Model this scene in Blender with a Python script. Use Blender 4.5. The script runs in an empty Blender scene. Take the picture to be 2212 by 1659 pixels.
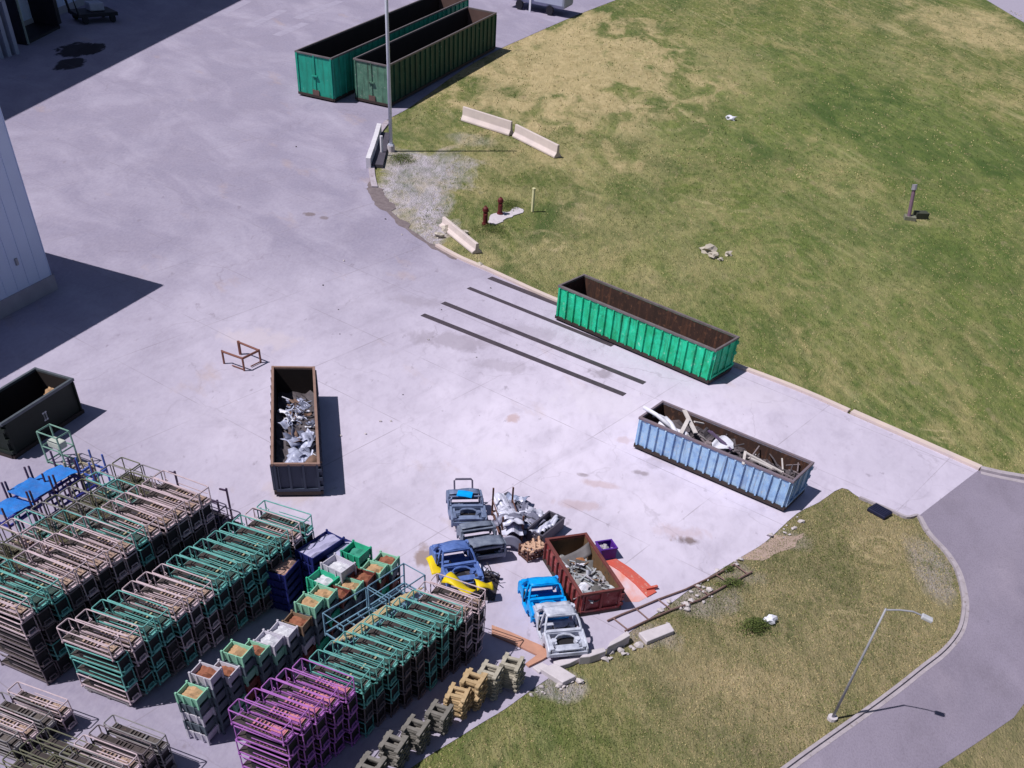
import bpy, bmesh, math, random
from mathutils import Vector, Matrix, noise
random.seed(7)
SC=bpy.context.scene; COL=SC.collection
R=math.radians
# ---------------------------------------------------------------- camera, sky, sun, exposure
F_PX,PITCH,ROLL,CAM_H=1902.274,0.937434,0.140161,23.32983   # measured in a 2212 x 1659 frame
CX,CY=1134.953,1913.597
_F=Vector((0,math.cos(PITCH),-math.sin(PITCH))); _R=Vector((1,0,0)); _U=_R.cross(_F)
CR=_R*math.cos(ROLL)+_U*math.sin(ROLL); CU=_U*math.cos(ROLL)-_R*math.sin(ROLL)
cd=bpy.data.cameras.new('camera'); cam=bpy.data.objects.new('camera',cd); COL.objects.link(cam)
cam.matrix_world=Matrix(((CR.x,CU.x,-_F.x,0),(CR.y,CU.y,-_F.y,0),(CR.z,CU.z,-_F.z,CAM_H),(0,0,0,1)))
cd.sensor_width=36; cd.lens=F_PX/2212*36; cd.shift_x=-(CX-1106)/2212; cd.shift_y=(CY-829.5)/2212
cd.clip_start=.5; cd.clip_end=3000; SC.camera=cam
SUN_EL,SHADOW_AZ=R(56.5),R(25)
W=bpy.data.worlds.new('World'); SC.world=W; W.use_nodes=True
nt=W.node_tree; sky=nt.nodes.new('ShaderNodeTexSky'); sky.sky_type='NISHITA'; sky.sun_disc=False
sky.sun_elevation=SUN_EL
sd=Vector((-math.cos(SHADOW_AZ)*math.cos(SUN_EL),-math.sin(SHADOW_AZ)*math.cos(SUN_EL),math.sin(SUN_EL)))
sky.sun_rotation=math.atan2(sd.x,sd.y)
bg=nt.nodes['Background']; bg.inputs['Strength'].default_value=.05; nt.links.new(sky.outputs[0],bg.inputs['Color'])
sl=bpy.data.lights.new('sun','SUN'); sl.energy=5.0; sl.angle=R(.5); sl.color=(1,.96,.9)
so=bpy.data.objects.new('sun',sl); COL.objects.link(so); so.rotation_euler=(-sd).to_track_quat('-Z','Y').to_euler(); so.location=(0,0,60)
SC.view_settings.view_transform='Standard'; SC.view_settings.look='None'; SC.view_settings.exposure=-.05

def G(u,v,z=0.):                     # ground point seen at a point of the photograph
    d=CR*((u-CX)/F_PX)-CU*((v-CY)/F_PX)+_F
    t=(z-CAM_H)/d.z
    return Vector((0,0,CAM_H))+d*t
def GL(pts,z=0.): return [G(u,v,z) for u,v in pts]

# ---------------------------------------------------------------- materials
MATS={}
def mat(name,col,col2=None,rough=.7,metal=0.,scale=2.5,spots=None,spot=.5,bump=.0,bscale=30,detail=6,stretch=None,sharp=.25,streak=None,patch=None):
    """noise mix of two tints, optional rust/dirt spots, optional bump - all in world space"""
    if name in MATS: return MATS[name]
    m=bpy.data.materials.new(name); m.use_nodes=True; n=m.node_tree.nodes; l=m.node_tree.links
    b=n['Principled BSDF']; b.inputs['Roughness'].default_value=rough; b.inputs['Metallic'].default_value=metal; b.inputs['Specular IOR Level'].default_value=.3
    g=n.new('ShaderNodeNewGeometry'); pos=g.outputs['Position']
    if stretch:
        mp=n.new('ShaderNodeMapping'); mp.inputs['Scale'].default_value=stretch; l.new(pos,mp.inputs['Vector']); pos=mp.outputs[0]
    def nz(s,lo,hi,dt=detail):
        t=n.new('ShaderNodeTexNoise'); t.inputs['Scale'].default_value=s; t.inputs['Detail'].default_value=dt; t.inputs['Roughness'].default_value=.65
        l.new(pos,t.inputs['Vector'])
        r=n.new('ShaderNodeMapRange'); r.inputs['From Min'].default_value=lo; r.inputs['From Max'].default_value=hi; r.clamp=True
        l.new(t.outputs['Fac'],r.inputs['Value']); return r.outputs[0]
    def mix(a,bc,f):
        x=n.new('ShaderNodeMix'); x.data_type='RGBA'; l.new(f,x.inputs['Factor'])
        for v,i in ((a,6),(bc,7)):
            if isinstance(v,tuple): x.inputs[i].default_value=(*v[:3],1)
            else: l.new(v,x.inputs[i])
        return x.outputs[2]
    c2=col2 or tuple(x*.7 for x in col)
    out=mix(col,c2,nz(scale,.5-sharp,.5+sharp))
    if spots: out=mix(out,spots,nz(scale*2.7,spot,spot+.12,8))
    for sc_,vec_,cc in (((2.6,2.6,.22),5.,streak),((.9,.9,1.3),1.6,patch)):
        if cc:
            mp=n.new('ShaderNodeMapping'); mp.inputs['Scale'].default_value=sc_; l.new(g.outputs['Position'],mp.inputs['Vector']); t=n.new('ShaderNodeTexNoise'); t.inputs['Scale'].default_value=vec_ if cc is patch else 1.3; t.inputs['Detail'].default_value=8; t.inputs['Roughness'].default_value=.7; l.new(mp.outputs[0],t.inputs['Vector'])
            r=n.new('ShaderNodeMapRange'); r.inputs['From Min'].default_value=.52; r.inputs['From Max'].default_value=.66; r.inputs['To Max'].default_value=cc[3] if len(cc)>3 else .8; r.clamp=True; l.new(t.outputs['Fac'],r.inputs['Value']); out=mix(out,cc[:3],r.outputs[0])
    l.new(out,b.inputs['Base Color'])
    if bump:
        t=n.new('ShaderNodeTexNoise'); t.inputs['Scale'].default_value=bscale; l.new(pos,t.inputs['Vector'])
        bp=n.new('ShaderNodeBump'); bp.inputs['Strength'].default_value=bump; l.new(t.outputs['Fac'],bp.inputs['Height']); l.new(bp.outputs[0],b.inputs['Normal'])
    MATS[name]=m; return m

class NG:                                 # tiny node helper for the ground materials
    def __init__(s,name,rough=.9):
        s.m=bpy.data.materials.new(name); s.m.use_nodes=True; s.n=s.m.node_tree.nodes; s.l=s.m.node_tree.links
        s.b=s.n['Principled BSDF']; s.b.inputs['Roughness'].default_value=rough; s.b.inputs['Specular IOR Level'].default_value=.2
        s.pos=s.n.new('ShaderNodeNewGeometry').outputs['Position']; tm=s.n.new('ShaderNodeMapping'); tm.inputs['Scale'].default_value=(1,.48,1); s.l.new(s.pos,tm.inputs['Vector']); s.tp=tm.outputs[0]
    def map(s,rot=0,scale=(1,1,1),loc=(0,0,0),raw=False):
        m1=s.n.new('ShaderNodeMapping'); m1.inputs['Rotation'].default_value=(0,0,rot); s.l.new(s.pos if raw else s.tp,m1.inputs['Vector'])
        mp=s.n.new('ShaderNodeMapping'); mp.inputs['Scale'].default_value=scale; mp.inputs['Location'].default_value=loc
        s.l.new(m1.outputs[0],mp.inputs['Vector']); return mp.outputs[0]
    def noise(s,scale,lo=.35,hi=.65,vec=None,detail=6,rough=.6,dist=0):
        t=s.n.new('ShaderNodeTexNoise'); t.inputs['Scale'].default_value=scale; t.inputs['Detail'].default_value=detail; t.inputs['Roughness'].default_value=rough; t.inputs['Distortion'].default_value=dist
        s.l.new(vec or s.tp,t.inputs['Vector']); return s.rng(t.outputs['Fac'],lo,hi)
    def rng(s,v,lo,hi,a=0,b=1):
        r=s.n.new('ShaderNodeMapRange'); r.clamp=True
        for k,x in (('From Min',lo),('From Max',hi),('To Min',a),('To Max',b)): r.inputs[k].default_value=x
        s.l.new(v,r.inputs['Value']); return r.outputs[0]
    def math(s,op,a,b=None):
        x=s.n.new('ShaderNodeMath'); x.operation=op
        for i,v in enumerate((a,b)):
            if v is None: continue
            if isinstance(v,(int,float)): x.inputs[i].default_value=v
            else: s.l.new(v,x.inputs[i])
        return x.outputs[0]
    def mix(s,a,b,f,mode='MIX'):
        x=s.n.new('ShaderNodeMix'); x.data_type='RGBA'; x.blend_type=mode
        if isinstance(f,(int,float)): x.inputs['Factor'].default_value=f
        else: s.l.new(f,x.inputs['Factor'])
        for v,i in ((a,6),(b,7)):
            if isinstance(v,tuple): x.inputs[i].default_value=(*v[:3],1)
            else: s.l.new(v,x.inputs[i])
        return x.outputs[2]
    def dist(s,p,sx=1,sy=1,rot=0):
        q=s.n.new('ShaderNodeVectorMath'); q.operation='SUBTRACT'; s.l.new(s.pos,q.inputs[0]); q.inputs[1].default_value=(p[0],p[1],0)
        mp=s.n.new('ShaderNodeMapping'); mp.inputs['Rotation'].default_value=(0,0,rot); mp.inputs['Scale'].default_value=(1/sx,1/sy,0); s.l.new(q.outputs[0],mp.inputs['Vector'])
        d=s.n.new('ShaderNodeVectorMath'); d.operation='LENGTH'; s.l.new(mp.outputs[0],d.inputs[0]); return d.outputs['Value']
    def joint(s,rot,period,width,off=0,axis=0):
        v=s.map(rot,(1,1,1),(off,off,0),True); sp=s.n.new('ShaderNodeSeparateXYZ'); s.l.new(v,sp.inputs[0])
        p=s.math('PINGPONG',sp.outputs[axis],period/2); return s.rng(p,0,width,1,0)
    def done(s,col,bump=None,strength=.3,dist=.05):
        s.l.new(col,s.b.inputs['Base Color'])
        if bump is not None:
            b=s.n.new('ShaderNodeBump'); b.inputs['Strength'].default_value=strength; b.inputs['Distance'].default_value=dist; s.l.new(bump,b.inputs['Height']); s.l.new(b.outputs[0],s.b.inputs['Normal'])
        return s.m

# ---------------------------------------------------------------- mesh helper
class MB:
    def __init__(s): s.v=[]; s.f=[]; s.mi=[]
    def add(s,vs,fs,mi=0):
        o=len(s.v); s.v+= [tuple(v) for v in vs]; s.f+=[tuple(i+o for i in f) for f in fs]; s.mi+=[mi]*len(fs); return s
    def box(s,c,d,rot=0,mi=0,M=None):
        x,y,z=d[0]/2,d[1]/2,d[2]/2
        vs=[Vector((a*x,b*y,e*z)) for a in(-1,1) for b in(-1,1) for e in(-1,1)]
        m=M if M is not None else Matrix.Rotation(rot,3,'Z')
        vs=[m@v+Vector(c) for v in vs]
        return s.add(vs,[(0,1,3,2),(4,6,7,5),(0,4,5,1),(2,3,7,6),(0,2,6,4),(1,5,7,3)],mi)
    def bar(s,a,b,w=.05,h=None,mi=0):
        a,b=Vector(a),Vector(b); d=b-a; L=d.length
        if L<1e-6: return s
        x=d/L; up=Vector((0,0,1)) if abs(x.z)<.95 else Vector((1,0,0))
        y=up.cross(x).normalized(); z=x.cross(y); m=Matrix((x,y,z)).transposed()
        return s.box((a+b)/2,(L,w,h or w),M=m,mi=mi)
    def tube(s,pts,r=.03,n=6,closed=False,mi=0,r2=None):
        pts=[Vector(p) for p in pts]; k=len(pts); vs=[]; fs=[]
        for i,p in enumerate(pts):
            if closed: t=(pts[(i+1)%k]-pts[i-1])
            else: t=pts[min(i+1,k-1)]-pts[max(i-1,0)]
            t.normalize(); up=Vector((0,0,1)) if abs(t.z)<.9 else Vector((0,1,0))
            a=up.cross(t).normalized(); b=t.cross(a)
            rr=r if r2 is None else r+(r2-r)*i/(k-1)
            for j in range(n):
                q=2*math.pi*j/n; vs.append(p+a*math.cos(q)*rr+b*math.sin(q)*rr)
        for i in range(k if closed else k-1):
            o=i*n; o2=((i+1)%k)*n
            for j in range(n): fs.append((o+j,o+(j+1)%n,o2+(j+1)%n,o2+j))
        if not closed: fs.append(tuple(range(n))[::-1]); fs.append(tuple((k-1)*n+j for j in range(n)))
        return s.add(vs,fs,mi)
    def prism(s,poly,z0,z1,mi=0,M=None):
        n=len(poly); vs=[Vector((p[0],p[1],z0)) for p in poly]+[Vector((p[0],p[1],z1)) for p in poly]
        if M is not None: vs=[M@v for v in vs]
        return s.add(vs,[tuple(range(n))[::-1],tuple(range(n,2*n))]+[(i,(i+1)%n,n+(i+1)%n,n+i) for i in range(n)],mi)
    def grid(s,fn,nu,nv,th=0.,mi=0):
        vs=[Vector(fn(i/nu,j/nv)) for i in range(nu+1) for j in range(nv+1)]
        q=[(i*(nv+1)+j,(i+1)*(nv+1)+j,(i+1)*(nv+1)+j+1,i*(nv+1)+j+1) for i in range(nu) for j in range(nv)]
        if not th: return s.add(vs,q,mi)
        N=[]
        for i in range(nu+1):
            for j in range(nv+1):
                a=vs[min(i+1,nu)*(nv+1)+j]-vs[max(i-1,0)*(nv+1)+j]; b=vs[i*(nv+1)+min(j+1,nv)]-vs[i*(nv+1)+max(j-1,0)]
                N.append(a.cross(b).normalized())
        lo=[v-x*th for v,x in zip(vs,N)]; K=len(vs)
        fs=list(q)+[tuple(K+i for i in f[::-1]) for f in q]
        edge=[i*(nv+1) for i in range(nu+1)]+[nu*(nv+1)+j for j in range(1,nv+1)]+[i*(nv+1)+nv for i in range(nu-1,-1,-1)]+[j for j in range(nv-1,0,-1)]
        for a,b in zip(edge,edge[1:]+edge[:1]): fs.append((b,a,K+a,K+b))
        return s.add(vs+lo,fs,mi)
    def cyl(s,c,r,z0,z1,n=12,mi=0,r2=None):
        r2=r if r2 is None else r2
        vs=[(c[0]+r*math.cos(2*math.pi*i/n),c[1]+r*math.sin(2*math.pi*i/n),z0) for i in range(n)]+[(c[0]+r2*math.cos(2*math.pi*i/n),c[1]+r2*math.sin(2*math.pi*i/n),z1) for i in range(n)]
        return s.add(vs,[tuple(range(n))[::-1],tuple(range(n,2*n))]+[(i,(i+1)%n,n+(i+1)%n,n+i) for i in range(n)],mi)
    def blob(s,c,r,sub=1,amp=.25,sq=(1,1,1),seed=0,mi=0):
        bm=bmesh.new(); bmesh.ops.create_icosphere(bm,subdivisions=sub,radius=1)
        vs=[]
        for v in bm.verts:
            k=1+amp*noise.noise(v.co*1.7+Vector((seed*3.1,seed*1.7,seed)))
            vs.append(Vector((v.co.x*sq[0],v.co.y*sq[1],v.co.z*sq[2]))*r*k+Vector(c))
        fs=[tuple(v.index for v in f.verts) for f in bm.faces]; bm.free(); return s.add(vs,fs,mi)
    def mesh(s,name,mats):
        me=bpy.data.meshes.new(name); me.from_pydata(s.v,[],s.f)
        for m in (mats if isinstance(mats,(list,tuple)) else [mats]): me.materials.append(m)
        me.polygons.foreach_set('material_index',s.mi); me.update(); return me
    def build(s,name,mats,parent=None,smooth=False,bevel=0):
        me=s.mesh(name,mats)
        if smooth: me.polygons.foreach_set('use_smooth',[True]*len(me.polygons))
        return link(name,me,parent,bevel)
def link(name,me,parent=None,bevel=0):
    o=bpy.data.objects.new(name,me); COL.objects.link(o)
    if parent is not None: o.parent=parent
    if bevel:
        b=o.modifiers.new('bevel','BEVEL'); b.width=bevel; b.segments=2; b.limit_method='ANGLE'
    return o
def tag(o,label=None,cat=None,group=None,kind=None):
    for k,v in (('label',label),('category',cat),('group',group),('kind',kind)):
        if v: o[k]=v
    return o
def thing(name,label,cat,loc=(0,0,0),rz=0,group=None):
    o=bpy.data.objects.new(name,None); COL.objects.link(o); o.location=loc; o.rotation_euler=(0,0,rz); o.empty_display_size=.2
    return tag(o,label,cat,group)
def dup(o,loc,rz,label=None,group=None,rot=None):
    r=o.copy(); COL.objects.link(r); r.location=loc; r.rotation_euler=rot or (0,0,rz)
    if label: r['label']=label
    if group: r['group']=group
    for ch in list(o.children):
        c=ch.copy(); COL.objects.link(c); c.parent=r
    return r
def poly_sheet(name,pts,m,z,kind='structure'):
    bm=bmesh.new(); vs=[bm.verts.new((p[0],p[1],z)) for p in pts]; f=bm.faces.new(vs)
    if f.normal.z<0: f.normal_flip()
    f.normal_update()
    if f.normal.z<0: f.normal_flip()
    bmesh.ops.triangulate(bm,faces=[f],ngon_method='EAR_CLIP')
    me=bpy.data.meshes.new(name); bm.to_mesh(me); bm.free(); me.materials.append(m); o=link(name,me)
    return tag(o,kind=kind)
def smooth_line(pts,k=6):                # Catmull-Rom through the points
    out=[]; P=[Vector(p) for p in pts]
    for i in range(len(P)-1):
        a,b,c,d=P[max(i-1,0)],P[i],P[i+1],P[min(i+2,len(P)-1)]
        for j in range(k):
            t=j/k; out.append(.5*((2*b)+(c-a)*t+(2*a-5*b+4*c-d)*t*t+(3*b-a-3*c+d)*t**3))
    return out+[P[-1]]
def strip(name,pts,w0,w1,z0,z1,m,kind='structure'):       # kerb-like strip beside a line: offsets w0..w1 to its left
    P=[Vector((p[0],p[1],0)) for p in pts]; mb=MB(); vs=[]
    for i,p in enumerate(P):
        t=(P[min(i+1,len(P)-1)]-P[max(i-1,0)]).normalized(); nrm=Vector((-t.y,t.x,0))
        for w,z in ((w0,z0),(w0,z1),(w1,z1),(w1,z0)): vs.append(p+nrm*w+Vector((0,0,z)))
    fs=[]
    for i in range(len(P)-1):
        o=i*4
        for j in range(4): fs.append((o+j,o+(j+1)%4,o+4+(j+1)%4,o+4+j))
    fs+=[(3,2,1,0),tuple((len(P)-1)*4+j for j in range(4))]
    mb.add(vs,fs); return tag(mb.build(name,m),kind=kind)
def inside(p,poly):
    r=False; j=len(poly)-1
    for i in range(len(poly)):
        a,b=poly[i],poly[j]
        if (a[1]>p[1])!=(b[1]>p[1]) and p[0]<(b[0]-a[0])*(p[1]-a[1])/(b[1]-a[1])+a[0]: r=not r
        j=i
    return r
ORD=['first','second','third','fourth','fifth','sixth','seventh','eighth','ninth','tenth','eleventh','twelfth','thirteenth','fourteenth','fifteenth','sixteenth']

# ================================================================ THE SETTING
NE=[(1330,0),(1240,35),(1130,83),(1075,108),(1000,150),(930,200),(880,235),(832,262),(808,295),(797,330),(797,375),(803,405),(818,432),(850,465),(893,502),(940,533),(990,560),(1060,590),(1205,655),(1400,726),(1610,802),(1730,848),(1830,892),(2000,966),(2113,1016)]
ISL=[(1984,1115),(2005,1151),(2045,1195),(2069,1235),(2081,1279),(2084,1315),(2074,1362),(2041,1406),(1991,1446),(1941,1486),(1874,1536),(1775,1606),(1710,1653),(1600,1735)]
SE=[(1957,1117),(1925,1103),(1857,1075),(1819,1054),(1769,1085),(1722,1109),(1669,1157),(1640,1180),(1596,1206),(1506,1262),(1440,1310),(1365,1362),(1310,1402),(1245,1430),(1190,1462),(1137,1498),(1090,1532),(1040,1562),(978,1601),(922,1635),(850,1685)]
ne=smooth_line(GL(NE),4); se=smooth_line(GL(SE),3)
d0=(ne[0]-ne[5]).normalized()
yard_poly=[ne[0]+d0*200]+ne+[G(1984,1115)]+se+[se[-1]+Vector((-4,-4,0)),Vector((-14,0,0)),Vector((-90,0,0)),Vector((-260,120,0)),Vector((-260,420,0)),Vector((-60,520,0))]
c=NG('concrete')
big=c.noise(.10,.3,.7); mid=c.noise(.55,.3,.72,detail=8); fine=c.noise(6,.25,.75,detail=8); cn=c.noise(1.3,.3,.7,detail=8,dist=.5)
zone=c.rng(c.math('ADD',c.dist(tuple(G(1330,960)),24,17,R(20)),c.math('MULTIPLY',big,.55)),.45,1.85)  # paler middle: brighter centre of the view painted in with the slabs' own tone
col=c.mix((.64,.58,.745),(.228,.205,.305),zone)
col=c.mix(col,(.33,.29,.40),c.math('MULTIPLY',mid,.38))
drag=c.noise(.30,.45,.75,vec=c.map(R(20),(.6,1.25,1)),detail=9,dist=.6); col=c.mix(col,(.64,.59,.75),c.math('MULTIPLY',drag,.30))
drag2=c.noise(.42,.50,.74,vec=c.map(R(-30),(.6,1.2,1),(30,0,0)),detail=9,dist=.8); col=c.mix(col,(.215,.185,.265),c.math('MULTIPLY',drag2,.32))
tyre=c.noise(.8,.56,.70,vec=c.map(R(-38),(.05,1.5,1),(7,3,0)),detail=6); tk=c.noise(.12,.45,.65,detail=3); col=c.mix(col,(.20,.17,.24),c.math('MULTIPLY',c.math('MULTIPLY',tyre,tk),.28))
grime=c.noise(2.2,.5,.75,detail=8,dist=.4); col=c.mix(col,(.19,.16,.22),c.math('MULTIPLY',grime,.18))
rust=c.noise(.33,.62,.76,detail=8,vec=c.map(R(25),(.6,1.4,1),(4,9,0))); col=c.mix(col,(.40,.27,.21),c.math('MULTIPLY',rust,.45))
sp=c.noise(1.7,.66,.74,detail=3); col=c.mix(col,(.16,.13,.18),c.math('MULTIPLY',sp,.45))
col=c.mix(col,(.70,.66,.80),c.math('MULTIPLY',fine,.14))
def px_spot(u,v,su,sv):                   # patch centre with the size it has on the ground
    p=G(u,v); q=G(u+su,v); r=G(u,v-sv); return p,(q-p).length,(r-p).length,math.atan2((q-p).y,(q-p).x)
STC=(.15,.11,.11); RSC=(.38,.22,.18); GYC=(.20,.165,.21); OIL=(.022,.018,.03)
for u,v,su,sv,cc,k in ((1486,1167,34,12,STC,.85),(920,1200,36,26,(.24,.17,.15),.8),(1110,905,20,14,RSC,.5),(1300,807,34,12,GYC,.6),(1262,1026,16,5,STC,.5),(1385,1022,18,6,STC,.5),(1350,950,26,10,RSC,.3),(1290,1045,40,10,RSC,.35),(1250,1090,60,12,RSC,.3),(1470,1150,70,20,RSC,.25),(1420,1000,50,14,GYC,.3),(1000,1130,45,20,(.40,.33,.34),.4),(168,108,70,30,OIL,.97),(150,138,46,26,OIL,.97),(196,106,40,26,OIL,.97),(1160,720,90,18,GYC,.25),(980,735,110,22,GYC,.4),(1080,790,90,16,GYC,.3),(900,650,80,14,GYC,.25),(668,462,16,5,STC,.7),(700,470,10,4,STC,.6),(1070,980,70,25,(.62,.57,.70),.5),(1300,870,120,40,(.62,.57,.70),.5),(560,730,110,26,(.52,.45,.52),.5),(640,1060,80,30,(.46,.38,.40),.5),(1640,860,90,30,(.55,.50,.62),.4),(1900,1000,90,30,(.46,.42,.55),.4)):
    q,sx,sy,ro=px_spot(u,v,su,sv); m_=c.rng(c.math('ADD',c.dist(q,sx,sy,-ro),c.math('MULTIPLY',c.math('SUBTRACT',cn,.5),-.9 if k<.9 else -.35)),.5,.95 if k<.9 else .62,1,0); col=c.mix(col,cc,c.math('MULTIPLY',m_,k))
crk=c.n.new('ShaderNodeTexVoronoi'); crk.feature='DISTANCE_TO_EDGE'; crk.inputs['Scale'].default_value=.11; crk.inputs['Randomness'].default_value=.9
cv_=c.n.new('ShaderNodeVectorMath'); cv_.operation='ADD'; dn=c.n.new('ShaderNodeTexNoise'); dn.inputs['Scale'].default_value=.5; dn.inputs['Detail'].default_value=6; c.l.new(c.pos,dn.inputs['Vector']); vs_=c.n.new('ShaderNodeVectorMath'); vs_.operation='SCALE'; vs_.inputs['Scale'].default_value=2.2; c.l.new(dn.outputs['Color'],vs_.inputs[0]); c.l.new(c.pos,cv_.inputs[0]); c.l.new(vs_.outputs[0],cv_.inputs[1]); c.l.new(cv_.outputs[0],crk.inputs['Vector'])
cr_=c.math('MULTIPLY',c.rng(crk.outputs['Distance'],0,.006,1,0),c.noise(.22,.42,.6,detail=3)); col=c.mix(col,(.17,.14,.18),c.math('MULTIPLY',cr_,.30))
for rot,per,ax,off in ((R(31),7.6,0,1.2),(R(31),6.2,1,3.1)):
    j=c.joint(rot,per,.035,off,ax); brk=c.noise(.4,.38,.6,detail=3); col=c.mix(col,(.20,.17,.21),c.math('MULTIPLY',c.math('MULTIPLY',j,brk),.70))
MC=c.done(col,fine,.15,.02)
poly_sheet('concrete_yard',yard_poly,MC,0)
a=NG('asphalt')
col=a.mix((.265,.232,.325),(.185,.160,.225),a.noise(.22,.3,.7)); col=a.mix(col,(.13,.11,.15),a.math('MULTIPLY',a.noise(.5,.5,.75,detail=8),.45)); col=a.mix(col,(.36,.31,.40),a.math('MULTIPLY',a.noise(.35,.55,.75,detail=7),.4)); col=a.mix(col,(.26,.235,.31),a.math('MULTIPLY',a.noise(9,.4,.75,detail=8),.4))
col=a.mix(col,(.09,.08,.12),a.math('MULTIPLY',a.noise(.9,.68,.76,detail=4),.5))
wp=a.noise(.25,.45,.7,vec=a.map(R(-35),(.08,1.1,1)),detail=5); col=a.mix(col,(.33,.29,.38),a.math('MULTIPLY',wp,.35)); gr_=a.noise(16,.45,.7,detail=4,rough=.8); col=a.mix(col,(.11,.095,.13),a.math('MULTIPLY',gr_,.40))
MA=a.done(col,a.noise(25,.2,.8),.3,.02)
isl=smooth_line(GL(ISL),4)
road_poly=GL([(2113,1016),(2212,1034)])+[G(2212,1034)+Vector((60,-14,0)),Vector((80,20,0))]+GL([(2212,1520),(2190,1550),(2108,1606),(2028,1658),(1900,1750)])+[isl[-1]+Vector((-6,-6,0))]+isl[::-1]
poly_sheet('asphalt_road',road_poly,MA,-.006)
g=NG('grass_ground',1)
f1=g.noise(.09,.3,.7,detail=4); f2=g.noise(.35,.35,.68,detail=7,dist=.6); f3=g.noise(3.2,.3,.7,detail=8); f4=g.noise(11,.3,.7,detail=6)
f5=g.noise(.18,.35,.65,detail=6,dist=.4); f7=g.noise(1.1,.3,.7,detail=8,dist=1.2)
grn=g.mix((.175,.205,.055),(.075,.125,.035),f5); grn=g.mix(grn,(.30,.29,.10),g.math('MULTIPLY',f3,.55)); grn=g.mix(grn,(.05,.075,.025),g.math('MULTIPLY',f7,.45)); grn=g.mix(grn,(.04,.06,.02),g.math('MULTIPLY',f4,.30))
dry=g.mix((.56,.44,.25),(.36,.28,.14),f7); dry=g.mix(dry,(.66,.54,.36),g.math('MULTIPLY',f4,.55)); dry=g.mix(dry,(.24,.20,.09),g.math('MULTIPLY',f3,.35))
def spot_mask(gg,u,v,su,sv,n=.6,k=1.):
    p,sx,sy,ro=px_spot(u,v,su,sv); return gg.math('MULTIPLY',gg.rng(gg.math('ADD',gg.dist(p,sx,sy,-ro),gg.math('MULTIPLY',gg.math('SUBTRACT',f2,.5),-n)),.55,1.1,1,0),k)
field=g.rng(g.math('ADD',g.math('MULTIPLY',f1,.45),g.math('MULTIPLY',f2,.55)),.30,.80)
f6=g.noise(.07,.35,.65,detail=5,dist=.5)
ip=G(1800,1300); dryness=g.math('MULTIPLY',g.rng(f6,.25,.9,0,.75),field); dryness=g.math('MAXIMUM',dryness,g.math('MULTIPLY',g.rng(f2,.2,.95,.05,.75),g.rng(g.dist((ip.x,ip.y),12,14),.8,1.25,1,0)))
lp=G(1250,400); dryness=g.math('MAXIMUM',dryness,g.math('MULTIPLY',g.rng(f2,.1,.9,.05,.7),g.rng(g.dist((lp.x,lp.y),14,45,R(-10)),.6,1.4,1,0)))
for a_ in ((1220,130,260,110,1.2,.95),(1400,300,120,60,1.2,.6),(1560,120,90,60,1.2,.5),(1000,300,120,45,.8,.25),(1330,470,220,90,.9,.45),(1180,330,160,80,.9,.4),(1240,560,140,40,.6,.5),(2110,60,130,45,.5,.85),(1480,560,90,40,.6,.5),(1640,200,120,60,.6,.3),(1980,470,75,22,.5,.5),(1900,1165,110,70,.8,.75),(1600,1470,190,50,.9,.75),(1600,1345,80,18,.6,.7),(1690,1420,70,30,.6,.5),(1660,1180,60,18,.5,.8),(1990,1390,80,60,.5,.45)):
    dryness=g.math('MAXIMUM',dryness,spot_mask(g,*a_))
for a_ in ((1370,420,70,40,.7,.8),(1080,470,95,45,.7,.9),(1190,385,40,30,.6,.6),(1900,260,190,110,.8,.75),(1640,50,180,70,.8,.65),(1560,300,180,60,.8,.4),(900,345,60,14,.5,.9),(1020,262,55,12,.5,.5),(1540,1260,70,28,.6,.8),(1640,1360,55,16,.5,.9),(1500,1330,60,14,.6,.7),(1660,690,200,45,.8,.7),(1850,800,160,45,.8,.6),(1880,1080,60,12,.5,.6),(1970,1120,40,14,.5,.8)):
    dryness=g.math('MULTIPLY',dryness,g.math('SUBTRACT',1,spot_mask(g,*a_)))
col=g.mix(grn,dry,g.math('MINIMUM',g.math('MAXIMUM',g.math('ADD',dryness,g.math('MULTIPLY',g.math('SUBTRACT',f3,.5),.35)),0),1))
mow=g.noise(.9,.5,.75,vec=g.map(R(40),(.16,1.7,1)),detail=6,dist=.5); col=g.mix(col,(.58,.50,.30),g.math('MULTIPLY',g.math('MULTIPLY',mow,g.noise(.08,.4,.62,detail=3)),.55)); mo2=g.noise(1.3,.52,.72,vec=g.map(R(55),(.3,1.4,1),(5,5,0)),detail=7,dist=1.); col=g.mix(col,(.55,.45,.28),g.math('MULTIPLY',mo2,.32))
gvc=g.mix((.50,.46,.55),(.34,.30,.35),g.noise(1.2,.3,.7,detail=9)); gvc=g.mix(gvc,(.60,.56,.66),g.noise(14,.55,.7)); 
for a_ in ((870,400,75,75,.9,1.),(930,470,60,75,.9,1.),(965,372,70,48,.9,.95),(900,350,95,28,.9,.5),(1010,300,60,14,.8,.35),(2020,1225,48,72,.7,.75),(1500,1290,110,40,1.,.75),(1400,1370,90,32,1.,.7),(1570,1235,70,26,.9,.6),(1690,1165,70,24,.9,.5),(1200,1480,90,32,.9,.8),(1090,466,62,16,.5,.0)):
    if a_[5]: col=g.mix(col,gvc,g.math('MULTIPLY',spot_mask(g,*a_),g.rng(f3,.15,.5,.55,1)))
f8=g.noise(.055,.40,.62,detail=5,dist=.7); f9=g.noise(.26,.42,.62,detail=8,dist=.9)
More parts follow.
